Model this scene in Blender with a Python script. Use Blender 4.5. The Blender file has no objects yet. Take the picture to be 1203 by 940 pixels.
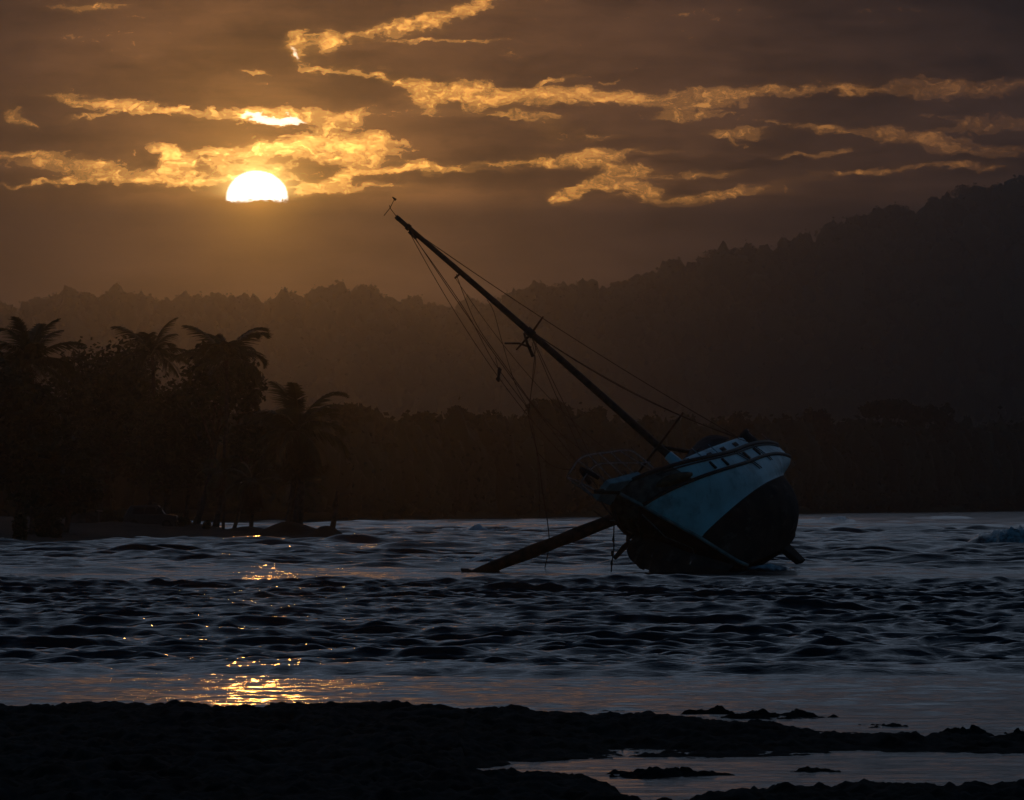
import bpy, bmesh, math, random
import numpy as np
from mathutils import Vector, Matrix

C = bpy.context.scene
COL = C.collection
R = math.radians
F, H, HY = 6683.0, 2.5, 585.0          # photo pixels per radian, eye height, photo row of the horizon

# ------------------------------------------------------------------ camera
cam_d = bpy.data.cameras.new('camera'); cam = bpy.data.objects.new('camera', cam_d); COL.objects.link(cam)
cam_d.sensor_width = 36.0; cam_d.lens = 200.0
cam_d.clip_start = 0.5; cam_d.clip_end = 12000
cam.location = (0, 0, H); cam.rotation_euler = (R(90) + math.atan((HY - 470.0) / F), 0, 0)
C.camera = cam
C.view_settings.view_transform = 'Standard'; C.view_settings.look = 'None'
C.view_settings.gamma = 1.0; C.view_settings.exposure = -1.0
C.cycles.use_denoising = True
C.cycles.max_bounces = 5; C.cycles.diffuse_bounces = 2; C.cycles.glossy_bounces = 3
C.cycles.transmission_bounces = 2; C.cycles.volume_bounces = 0; C.cycles.transparent_max_bounces = 4
C.cycles.sample_clamp_indirect = 4.0; C.cycles.caustics_reflective = False; C.cycles.caustics_refractive = False

SUN_AZ, SUN_EL = R(-2.57), R(3.08)
# ------------------------------------------------------------------ world: dusk sky with broken cloud
W = bpy.data.worlds.new('World'); C.world = W; W.use_nodes = True
nt = W.node_tree; nt.nodes.clear()
class X:
    """a node socket with arithmetic"""
    def __init__(s, k): s.k = k
    def __add__(a, b): return mth('ADD', a, b)
    __radd__ = __add__
    def __mul__(a, b): return mth('MULTIPLY', a, b)
    __rmul__ = __mul__
    def __sub__(a, b): return mth('SUBTRACT', a, b)
    def __rsub__(a, b): return mth('SUBTRACT', b, a)
    def __truediv__(a, b): return mth('DIVIDE', a, b)
def put(inp, v):
    if isinstance(v, X): inp.id_data.links.new(v.k, inp)
    else: inp.default_value = v
def mth(op, *a, clamp=False):
    n = nt.nodes.new('ShaderNodeMath'); n.operation = op; n.use_clamp = clamp
    for i, v in enumerate(a): put(n.inputs[i], v)
    return X(n.outputs[0])
def sstep(v, lo, hi):
    n = nt.nodes.new('ShaderNodeMapRange'); n.interpolation_type = 'SMOOTHSTEP'
    put(n.inputs['Value'], v); n.inputs['From Min'].default_value = lo; n.inputs['From Max'].default_value = hi
    return X(n.outputs['Result'])
def comb(x, y, z):
    n = nt.nodes.new('ShaderNodeCombineXYZ')
    for i, v in enumerate((x, y, z)): put(n.inputs[i], v)
    return X(n.outputs[0])
def dotc(v, c):
    n = nt.nodes.new('ShaderNodeVectorMath'); n.operation = 'DOT_PRODUCT'
    put(n.inputs[0], v); n.inputs[1].default_value = c
    return X(n.outputs['Value'])
def noise(v, detail, rough=0.55, scale=1.0):
    n = nt.nodes.new('ShaderNodeTexNoise'); n.noise_dimensions = '3D'
    put(n.inputs['Vector'], v); n.inputs['Scale'].default_value = scale
    n.inputs['Detail'].default_value = detail; n.inputs['Roughness'].default_value = rough
    return X(n.outputs['Fac'])
def rgb(v, c):      # scalar times a constant colour
    n = nt.nodes.new('ShaderNodeVectorMath'); n.operation = 'SCALE'
    n.inputs[0].default_value = c; put(n.inputs['Scale'], v)
    return X(n.outputs[0])
def vop(op, a, b):
    n = nt.nodes.new('ShaderNodeVectorMath'); n.operation = op
    put(n.inputs[0], a); put(n.inputs[1], b)
    return X(n.outputs[0])
def vmix(f, a, b):
    n = nt.nodes.new('ShaderNodeMix'); n.data_type = 'VECTOR'
    put(n.inputs['Factor'], f); put(n.inputs[4], a); put(n.inputs[5], b)
    return X(n.outputs[1])

tc = nt.nodes.new('ShaderNodeTexCoord')
sep = nt.nodes.new('ShaderNodeSeparateXYZ'); nt.links.new(tc.outputs['Generated'], sep.inputs[0])
dx_, dy_, dz_ = (X(sep.outputs[i]) for i in range(3))
az = mth('ARCTAN2', dx_, dy_); el = mth('ARCSINE', dz_)
# azimuth and elevation in units of 1/6683 rad (PX grows to the right of due ahead, PY falls upwards)
PX = az * F + 601.5; PY = HY - el * F
# domain warp
big = noise(comb(PX * (1/150.0), PY * (1/70.0), 0.3), 3.0, 0.55)
fineA = noise(comb(PX * (1/42.0), PY * (1/22.0), 4.1), 6.0, 0.6)
fineB = noise(comb(PX * (1/42.0), PY * (1/20.0), 9.7), 6.0, 0.6)
WX = PX + (fineA - 0.5) * 62.0 + (big - 0.5) * 40.0
WY = PY + (fineB - 0.5) * 34.0 + (big - 0.5) * 16.0
V = comb(WX, WY, 1.0)
def blobs(lst):
    acc = 0.0
    for cx, cy, sx, sy, k, a in lst:
        u = dotc(V, (1/sx, 0, -cx/sx)); w = dotc(V, (-k/sy, 1/sy, (k*cx - cy)/sy))
        q = mth('MULTIPLY_ADD', w, w, u * u)
        e = mth('POWER', 0.3679, q)
        acc = mth('MULTIPLY_ADD', e, a, acc)
    return acc
# openings between the clouds: centre, half sizes, slant, weight
OPEN = [(346,42,14,9,-.2,1.0),(352,60,14,15,0,1.05),(384,52,14,16,0,.8),(375,80,26,5,0,1.0),(440,38,72,8,-.15,.95),(505,24,34,10,-.35,.95),(560,6,40,8,-.5,1.1),(520,49,66,2.6,0,1.0),
        (420,84,34,3.5,0,.95),(447,89,26,4,.3,.85),(490,97,26,10,.25,1.05),(500,112,22,14,0,1.0),(560,112,60,12,.02,1.1),(620,112,60,10,.03,1.0),(700,113,60,7,.1,1.0),
        (590,136,60,6,.05,.75),(640,150,26,16,0,.55),(770,112,70,6,-.02,.85),(850,118,60,8,-.15,.85),(960,108,100,6,-.02,.75),(1110,102,150,11,0,.8),(800,138,46,5,0,.8),
        (95,118,60,7,.1,.85),(150,128,60,6,.1,.85),(190,133,30,3.5,-.1,1.1),(110,138,40,3,-.1,.8),(14,134,20,9,.7,.85),(38,150,18,8,.8,.75),(305,135,62,6.5,0,1.35),
        (300,176,120,8,-.05,.95),(385,168,40,16,.25,.95),(430,172,26,20,0,.85),(400,140,30,9,-.3,.6),(300,205,75,22,0,.85),(30,184,50,6,.0,.9),(95,196,55,9,.1,.95),(130,211,50,7,0,.9),(205,192,16,13,0,1.1),(190,212,46,8,0,.95),(235,218,30,6,0,.9),
        (30,216,60,2.6,0,1.0),(75,212,22,6,0,.9),(395,210,40,7,-.25,1.05),(450,200,46,7,-.1,.9),(420,220,60,4,-.05,.7),(520,200,70,5,0,.85),(600,190,80,4,-.02,.95),(690,183,50,6,0,.95),(715,196,60,7,.15,.95),(700,215,40,7,-.3,.9),
        (655,234,16,8,.2,1.0),(672,226,20,5,-.6,.85),(745,222,46,9,.15,.95),(800,232,80,5,-.02,.9),(880,224,60,7,-.1,.8),(830,204,44,5,-.05,.75),(880,158,34,6,0,.95),(862,166,24,4,.3,.7),(930,188,70,4,-.1,.85),(985,182,28,4,-.2,.8),
        (960,152,46,5,.1,.8),(1030,158,60,8,.12,.85),(1100,168,70,9,.1,.85),(1150,148,60,8,0,.7),(1180,178,40,10,0,.75),(1060,200,70,4,-.08,.7),(1140,196,60,6,.05,.7),(1000,206,60,4,-.1,.6),(690,160,30,5,0,.6),(750,176,60,3,0,.55),
        (304,89,14,3,0,1.0),(104,8,44,6,0,.6),(600,62,24,1.6,0,.6),(310,102,12,3,0,.4),(655,92,40,4,-.2,.6),(720,88,26,4,-.3,.6)]
DARK = [(150,162,95,12,.05,.75),(55,160,50,11,0,.7),(330,155,60,4,-.05,.45),(540,150,70,13,0,.85),(600,206,70,7,0,.85),(890,194,60,6,0,1.0),
        (790,187,40,5,0,.6),(430,108,56,8,0,.7),(430,66,34,8,0,.6),(178,190,14,8,0,.7),(720,140,70,8,0,.4),(560,72,120,12,0,.5),(760,90,80,8,.1,.4),(400,48,8,7,0,.3),(600,96,20,4,0,.4),(545,120,22,4,0,.5),(650,128,24,3,0,.4)]
op = blobs(OPEN); dk = blobs(DARK)
tex = noise(comb(WX * (1/34.0), WY * (1/12.5), 2.2), 7.0, 0.64)
bil = mth('ABSOLUTE', noise(comb(WX * (1/17.0), WY * (1/10.0), 5.2), 6.0, 0.66) - 0.5) * 2.0     # billows: dark creases, bright puffs
streak = noise(comb(PX * (1/260.0) + fineA * 0.4, PY * (1/26.0), 8.8), 5.0, 0.6)
low = sstep(PY, 226.0, 256.0)                       # the even bank under the breaks
mass = sstep(noise(comb(PX * (1/230.0) + fineA * 0.25, PY * (1/62.0) + fineB * 0.3, 3.3), 5.0, 0.6), 0.33, 0.66)
soft = op - dk * 0.8 - low * 0.8
field = soft * 0.92 - dk * 0.15 + (mass - 0.5) * 0.45 + (tex - 0.5) * (0.5 + 1.3 * sstep(op, 0.02, 0.35)) + (streak - 0.5) * 0.6 + (bil - 0.25) * 0.9 - low * 0.9
clear = sstep(field, 0.20, 1.02)
rim = sstep(field, 0.22, 0.36) * (1.0 - sstep(field, 0.38, 0.60))
halo = sstep(soft + (streak - 0.5) * 0.9, -0.05, 1.1)
# distance from the sun along the sky; it falls off faster to the left
sx_ = (PX - 302.0); sy_ = (PY - 222.0)
sxw = mth('MAXIMUM', sx_ * 0.74, sx_ * -1.2)
rr = mth('SQRT', sxw * sxw + sy_ * sy_ + 1.0)
rs = mth('SQRT', sx_ * sx_ + sy_ * sy_ + 1.0)
g0 = mth('POWER', 0.3679, rs * (1/30.0)); g1 = mth('POWER', 0.3679, rs * (1/75.0)); g2 = mth('POWER', 0.3679, rr * (1/210.0)); g3 = mth('POWER', 0.3679, rr * (1/480.0))
bank = 0.88 - low * 0.56
cloudtone = (0.50 + mass * 0.62 * (1.0 - low * 0.6) + (big - 0.5) * 0.9 + (tex - 0.5) * 0.35 + (streak - 0.5) * 0.6) * (1.0 - mth('MINIMUM', dk, 1.2) * 0.46)
base = vop('ADD', vop('ADD', rgb(g2 * cloudtone * bank, (0.23, 0.083, 0.0085)), rgb(g3 * cloudtone * bank, (0.098, 0.038, 0.0085))), rgb(cloudtone, (0.0125, 0.0102, 0.0128)))
base = vop('ADD', base, rgb(g1 * (1.0 - low * 0.55), (0.26, 0.125, 0.020)))
base = vop('ADD', base, rgb(g0, (0.55, 0.24, 0.03)))
gold = vop('ADD', vop('ADD', rgb(g1, (1.0, 0.66, 0.26)), rgb(g2, (2.0, 0.88, 0.10))), rgb(g3, (0.36, 0.122, 0.046)))
n_ = nt.nodes.new('ShaderNodeVectorMath'); n_.operation = 'SCALE'; put(n_.inputs[0], gold)
put(n_.inputs['Scale'], clear * (0.30 + bil * 3.0 + (fineB - 0.5) * 1.5 + (tex - 0.5) * 0.9) + rim * 0.16 + halo * 0.17)
sky = vop('ADD', base, X(n_.outputs[0]))
side = nt.nodes.new('ShaderNodeVectorMath'); side.operation = 'SCALE'; put(side.inputs[0], sky); put(side.inputs['Scale'], 1.0 - sstep(PX, 600.0, 1260.0) * (0.36 + 0.36 * (1.0 - sstep(PY, -20.0, 110.0))) - (1.0 - sstep(PX, -140.0, 190.0)) * (0.42 + 0.3 * (1.0 - sstep(PY, -20.0, 130.0))))
sky = X(side.outputs[0])      # vignette darkening painted into the sky at both sides and upper corners
# the slit of full light above the sun and the sun's own disc cut off by the bank
slit = sstep(blobs([(310,138,58,5.0,.02,1.1),(350,62,10,10,.6,.75),(330,141,24,4,0,.4)]) + (fineA - 0.5) * 0.8, 0.55, 0.95)
sky = vop('ADD', sky, rgb(slit, (1.7, 1.45, 1.15)))
dX = PX + (fineA - 0.5) * 7.0 - 302.0; dY = PY + (fineB - 0.5) * 8.0 - 236.0
sunr = mth('SQRT', dX * dX + dY * dY * 1.12)
edge = PY + (fineA - 0.5) * 17.0 + (bil - 0.3) * 15.0
disc = (1.0 - sstep(sunr, 33.0, 38.5)) * (1.0 - sstep(edge, 227.0, 235.0))
sky = vop('ADD', sky, rgb(mth('POWER', 0.3679, mth('MAXIMUM', sunr - 33.0, 0.0) * (1/11.0)) * (1.0 - sstep(PY, 222.0, 238.0)), (0.95, 0.62, 0.20)))
sky = vop('ADD', sky, rgb(disc, (4.0, 3.7, 3.3)))
# higher up and to the sides: even grey altostratus; behind the viewer the clear blue of dusk
tex2 = noise(comb(PX * (1/1500.0), PY * (1/420.0), 7.0), 4.0, 0.55)
upper = rgb(0.55 + tex2 * 0.9, (0.105, 0.136, 0.186))
hi = sstep(PY, -560.0, -40.0)                       # 1 low down, 0 above about 9.5 degrees
front = mth('MULTIPLY', dy_, 1.0)
sky = vmix(hi, upper, sky)
st = nt.nodes.new('ShaderNodeTexSky'); st.sky_type = 'NISHITA'; st.sun_disc = False
st.sun_elevation = SUN_EL; st.sun_rotation = SUN_AZ; st.air_density = 1.0; st.dust_density = 1.0; st.ozone_density = 3.0
tint = nt.nodes.new('ShaderNodeVectorMath'); tint.operation = 'MULTIPLY'
nt.links.new(st.outputs[0], tint.inputs[0]); tint.inputs[1].default_value = (0.0140, 0.0405, 0.0500)
cover = sstep(front, -0.05, 0.75) * (1.0 - sstep(el, 0.35, 1.0))
allsky = vmix(cover, X(tint.outputs[0]), sky)
bg = nt.nodes.new('ShaderNodeBackground'); bg.inputs['Strength'].default_value = 1.0
put(bg.inputs['Color'], allsky)
wo = nt.nodes.new('ShaderNodeOutputWorld'); nt.links.new(bg.outputs[0], wo.inputs['Surface'])
bg.inputs['Strength'].default_value = 2.0          # with exposure -1

# ------------------------------------------------------------------ sun
sd = bpy.data.lights.new('sun', 'SUN'); sd.energy = 0.024; sd.angle = R(0.53); sd.color = (1.0, 0.38, 0.08)
sun = bpy.data.objects.new('sun', sd); COL.objects.link(sun)
sdir = Vector((math.sin(SUN_AZ) * math.cos(SUN_EL), math.cos(SUN_AZ) * math.cos(SUN_EL), math.sin(SUN_EL)))
sun.rotation_euler = (-sdir).to_track_quat('-Z', 'Y').to_euler()
HAZE_DENSITY, HAZE_G = 0.00014, 0.938

# ------------------------------------------------------------------ helpers
rnd = random.Random(7); rng = np.random.default_rng(11)
def at(px, py, D):      # a measured photo point at a real distance
    return Vector(((px - 601.5) / F * D, D, H + (HY - py) / F * D))
def tag(o, label=None, cat=None, group=None, kind=None):
    if label: o['label'] = label
    if cat: o['category'] = cat
    if group: o['group'] = group
    if kind: o['kind'] = kind
    return o
def empty(name, loc=(0, 0, 0), label=None, cat=None, group=None):
    o = bpy.data.objects.new(name, None); COL.objects.link(o); o.location = loc
    o.empty_display_size = 0.2
    return tag(o, label, cat, group)
def mesh_np(name, verts, faces, mats, parent=None, smooth=False, mat_idx=None):
    """verts (n,3), faces (m,4) or (m,3) arrays"""
    verts = np.asarray(verts, np.float32); faces = np.asarray(faces, np.int32)
    me = bpy.data.meshes.new(name); k = faces.shape[1]
    me.vertices.add(len(verts)); me.vertices.foreach_set('co', verts.ravel())
    me.loops.add(faces.size); me.loops.foreach_set('vertex_index', faces.ravel())
    me.polygons.add(len(faces)); me.polygons.foreach_set('loop_start', np.arange(0, faces.size, k, dtype=np.int32))
    me.polygons.foreach_set('loop_total', np.full(len(faces), k, np.int32))
    if smooth: me.polygons.foreach_set('use_smooth', np.ones(len(faces), bool))
    for m in (mats if isinstance(mats, (list, tuple)) else [mats]): me.materials.append(m)
    if mat_idx is not None: me.polygons.foreach_set('material_index', np.asarray(mat_idx, np.int32))
    me.update(calc_edges=True)
    o = bpy.data.objects.new(name, me); COL.objects.link(o)
    if parent: o.parent = parent
    return o
class MB:
    """collects shapes into ONE mesh"""
    def __init__(s): s.v = []; s.f = []
    def poly(s, pts, faces):
        b = len(s.v); s.v += [tuple(p) for p in pts]; s.f += [tuple(i + b for i in f) for f in faces]
    def box(s, c, sz, M=None):
        hx, hy, hz = sz[0]/2, sz[1]/2, sz[2]/2
        pts = [Vector((x, y, z)) for x in (-hx, hx) for y in (-hy, hy) for z in (-hz, hz)]
        pts = [((M @ p) if M else p) + Vector(c) for p in pts]
        s.poly(pts, [(0,1,3,2),(4,6,7,5),(0,4,5,1),(2,3,7,6),(0,2,6,4),(1,5,7,3)])
    def tube(s, path, rad, n=8, cap=True):
        path = [Vector(p) for p in path]; m = len(path)
        if not isinstance(rad, (list, tuple)): rad = [rad] * m
        b = len(s.v); up = Vector((0.13, 0.21, 0.97)); pv = None
        for i, p in enumerate(path):
            t = (path[min(i+1, m-1)] - path[max(i-1, 0)]).normalized()
            a = t.cross(up) if pv is None else pv - t * pv.dot(t)
            if a.length < 1e-4: a = t.cross(Vector((1, 0, 0)))
            a.normalize(); pv = a; c = t.cross(a)
            for k in range(n):
                w = 2 * math.pi * k / n
                s.v.append(tuple(p + (a * math.cos(w) + c * math.sin(w)) * rad[i]))
        for i in range(m - 1):
            for k in range(n):
                s.f.append((b+i*n+k, b+i*n+(k+1) % n, b+(i+1)*n+(k+1) % n, b+(i+1)*n+k))
        if cap:
            s.f.append(tuple(b+k for k in reversed(range(n)))); s.f.append(tuple(b+(m-1)*n+k for k in range(n)))
    def build(s, name, mat, parent=None, smooth=False):
        me = bpy.data.meshes.new(name); me.from_pydata(s.v, [], s.f); me.materials.append(mat)
        if smooth: me.polygons.foreach_set('use_smooth', [True] * len(me.polygons))
        me.update(); o = bpy.data.objects.new(name, me); COL.objects.link(o)
        if parent: o.parent = parent
        return o
def vnoise(x, y, seed=0):
    """smooth 2-D value noise in 0..1 (numpy)"""
    xi = np.floor(x).astype(np.int64); yi = np.floor(y).astype(np.int64); fx = x - xi; fy = y - yi
    fx = fx*fx*(3-2*fx); fy = fy*fy*(3-2*fy)
    def h(a, b):
        n = (a * 374761393 + b * 668265263 + seed * 974634777) & 0xffffffff
        n = ((n ^ (n >> 13)) * 1274126177) & 0xffffffff
        return ((n ^ (n >> 16)) & 0xffff) / 65535.0
    return (h(xi, yi)*(1-fx) + h(xi+1, yi)*fx)*(1-fy) + (h(xi, yi+1)*(1-fx) + h(xi+1, yi+1)*fx)*fy
def fbm(x, y, o=4, seed=0):
    s = 0; a = .5; t = 0
    for k in range(o): s = s + a*vnoise(x, y, seed+k*17); t += a; x = x*2.03+3.1; y = y*2.03+7.7; a *= .5
    return s / t
def grid_faces(nr, nc):
    i = np.arange((nr-1)*(nc-1)); r = i // (nc-1); c = i % (nc-1); a = r*nc + c
    return np.stack([a, a+1, a+nc+1, a+nc], 1)

# ------------------------------------------------------------------ materials
def mat(name, col, rough=0.8, spec=0.3, var=0.25, scale=3.0, bump=0.0, col2=None, metal=0.0):
    m = bpy.data.materials.new(name); m.use_nodes = True; t = m.node_tree; b = t.nodes['Principled BSDF']
    b.inputs['Roughness'].default_value = rough; b.inputs['Specular IOR Level'].default_value = spec
    b.inputs['Metallic'].default_value = metal
    tcn = t.nodes.new('ShaderNodeTexCoord'); nz = t.nodes.new('ShaderNodeTexNoise')
    nz.inputs['Scale'].default_value = scale; nz.inputs['Detail'].default_value = 5
    t.links.new(tcn.outputs['Object'], nz.inputs['Vector'])
    mx = t.nodes.new('ShaderNodeMix'); mx.data_type = 'RGBA'
    c2 = col2 or tuple(c * (1 - var) * .7 for c in col)
    mx.inputs[6].default_value = (*c2, 1); mx.inputs[7].default_value = (*[min(1, c * (1 + var * .4)) for c in col], 1)
    rp = t.nodes.new('ShaderNodeMapRange'); rp.inputs['From Min'].default_value = .35; rp.inputs['From Max'].default_value = .65
    t.links.new(nz.outputs['Fac'], rp.inputs['Value']); t.links.new(rp.outputs[0], mx.inputs['Factor'])
    t.links.new(mx.outputs[2], b.inputs['Base Color'])
    if bump:
        bp = t.nodes.new('ShaderNodeBump'); bp.inputs['Strength'].default_value = .8; bp.inputs['Distance'].default_value = bump
        t.links.new(nz.outputs['Fac'], bp.inputs['Height']); t.links.new(bp.outputs[0], b.inputs['Normal'])
    return m
M = {}
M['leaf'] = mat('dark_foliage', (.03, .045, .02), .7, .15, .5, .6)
M['far_leaf'] = mat('far_foliage', (.02, .03, .014), .85, .05, .5, .05)
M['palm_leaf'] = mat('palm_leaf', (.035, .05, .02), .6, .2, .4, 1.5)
M['dead_leaf'] = mat('dry_palm_leaf', (.05, .038, .022), .8, .1, .4, 1.5)
M['bark'] = mat('bark', (.06, .05, .04), .9, .1, .5, 4, .03)
M['hill'] = mat('hill_ground', (.02, .028, .014), .95, .02, .5, .03)
M['sand'] = mat('dark_sand', (.035, .028, .022), .95, .05, .4, .8, .03)
M['rock'] = mat('wet_reef_rock', (.02, .02, .019), .9, .03, .6, 2.5, .05)
M['boat_white'] = mat('weathered_white_paint', (.72, .74, .75), .55, .3, .12, 1.3, .004, (.56, .58, .58))
M['deck'] = mat('deck_paint', (.42, .43, .43), .7, .2, .3, 2)
M['antifoul_and_shade'] = mat('worn_antifouling_and_shade', (.05, .035, .03), .85, .1, .6, 1.6, .006, (.02, .017, .017))  # bottom paint; also colours the starboard topsides dark as painted shade
M['wood_dark'] = mat('dark_varnished_wood', (.065, .035, .022), .6, .25, .4, 5)
M['grey_wood'] = mat('weathered_grey_wood', (.15, .14, .13), .85, .1, .5, 4, .01)
M['wood_red'] = mat('red_brown_spar', (.11, .032, .02), .7, .15, .4, 4, .01)
M['trim'] = mat('dark_trim', (.03, .028, .028), .6, .3, .3, 6)
M['nameplate'] = mat('varnished_board', (.16, .07, .03), .5, .3, .4, 5)
M['steel'] = mat('dull_steel', (.30, .30, .31), .6, .3, .3, 12, 0, None, .3)
M['rope'] = mat('rigging_wire', (.06, .05, .045), .8, .1, .3, 9)
M['glass'] = mat('dark_portlight', (.008, .009, .01), .6, .08, .2, 3)
M['canvas'] = mat('dark_canvas', (.03, .033, .04), .9, .1, .3, 3)
M['tyre'] = mat('tyre_rubber', (.02, .02, .02), .9, .1, .2, 6)
M['car_paint'] = mat('dark_car_paint', (.018, .018, .02), .4, .4, .1, 2)
M['shed'] = mat('pale_boards', (.34, .33, .31), .85, .1, .3, 2)
M['old_boards'] = mat('old_boards', (.07, .065, .06), .9, .1, .4, 2)
M['tin'] = mat('rusted_tin', (.16, .12, .10), .8, .2, .5, 1.5)

def stain(m, col, sc, lo, hi):
    t = m.node_tree; b = t.nodes['Principled BSDF']; src = b.inputs['Base Color'].links[0].from_socket
    tcn = t.nodes.new('ShaderNodeTexCoord'); mp = t.nodes.new('ShaderNodeMapping'); mp.inputs['Scale'].default_value = sc
    nz = t.nodes.new('ShaderNodeTexNoise'); nz.inputs['Scale'].default_value = 1.0; nz.inputs['Detail'].default_value = 6; nz.inputs['Roughness'].default_value = .65
    t.links.new(tcn.outputs['Object'], mp.inputs[0]); t.links.new(mp.outputs[0], nz.inputs['Vector'])
    mr = t.nodes.new('ShaderNodeMapRange'); mr.inputs['From Min'].default_value = lo; mr.inputs['From Max'].default_value = hi; t.links.new(nz.outputs['Fac'], mr.inputs['Value'])
    mx = t.nodes.new('ShaderNodeMix'); mx.data_type = 'RGBA'; t.links.new(mr.outputs[0], mx.inputs['Factor']); t.links.new(src, mx.inputs[6]); mx.inputs[7].default_value = (*col, 1)
    t.links.new(mx.outputs[2], b.inputs['Base Color'])
stain(M['boat_white'], (.20, .15, .11), (4.5, 1.2, .45), .60, .78)
stain(M['boat_white'], (.30, .31, .30), (.9, .9, .9), .52, .70)
stain(M['antifoul_and_shade'], (.13, .125, .11), (1.6, 1.6, 2.6), .56, .74)
# water: dark sea with fine ripples, white where it breaks
wm = bpy.data.materials.new('sea_water'); wm.use_nodes = True; t = wm.node_tree; b = t.nodes['Principled BSDF']
b.inputs['Base Color'].default_value = (.004, .010, .014, 1); b.inputs['Roughness'].default_value = .055; b.inputs['IOR'].default_value = 1.333
g = t.nodes.new('ShaderNodeNewGeometry')
mp = t.nodes.new('ShaderNodeMapping'); mp.inputs['Scale'].default_value = (.7, 1.6, 1.0); t.links.new(g.outputs['Position'], mp.inputs[0])
nz = t.nodes.new('ShaderNodeTexNoise'); nz.inputs['Scale'].default_value = 3.4; nz.inputs['Detail'].default_value = 6; nz.inputs['Roughness'].default_value = .62
t.links.new(mp.outputs[0], nz.inputs['Vector'])
bp = t.nodes.new('ShaderNodeBump'); bp.inputs['Strength'].default_value = .6; bp.inputs['Distance'].default_value = .07
t.links.new(nz.outputs['Fac'], bp.inputs['Height']); t.links.new(bp.outputs[0], b.inputs['Normal'])
fo = t.nodes.new('ShaderNodeAttribute'); fo.attribute_name = 'foam'
fz = t.nodes.new('ShaderNodeTexNoise'); fz.inputs['Scale'].default_value = 4.5; fz.inputs['Detail'].default_value = 6; fz.inputs['Roughness'].default_value = .7
t.links.new(g.outputs['Position'], fz.inputs['Vector'])
ad = t.nodes.new('ShaderNodeMath'); ad.operation = 'ADD'; t.links.new(fo.outputs['Fac'], ad.inputs[0]); t.links.new(fz.outputs['Fac'], ad.inputs[1])
mr = t.nodes.new('ShaderNodeMapRange'); mr.interpolation_type = 'SMOOTHSTEP'; mr.inputs['From Min'].default_value = .95; mr.inputs['From Max'].default_value = 1.55
t.links.new(ad.outputs[0], mr.inputs['Value'])
fb = t.nodes.new('ShaderNodeBsdfDiffuse'); fb.inputs['Color'].default_value = (.66, .68, .70, 1)
ms = t.nodes.new('ShaderNodeMixShader'); t.links.new(mr.outputs[0], ms.inputs[0]); t.links.new(b.outputs[0], ms.inputs[1]); t.links.new(fb.outputs[0], ms.inputs[2])
t.links.new(ms.outputs[0], t.nodes['Material Output'].inputs['Surface'])
M['water'] = wm

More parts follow.
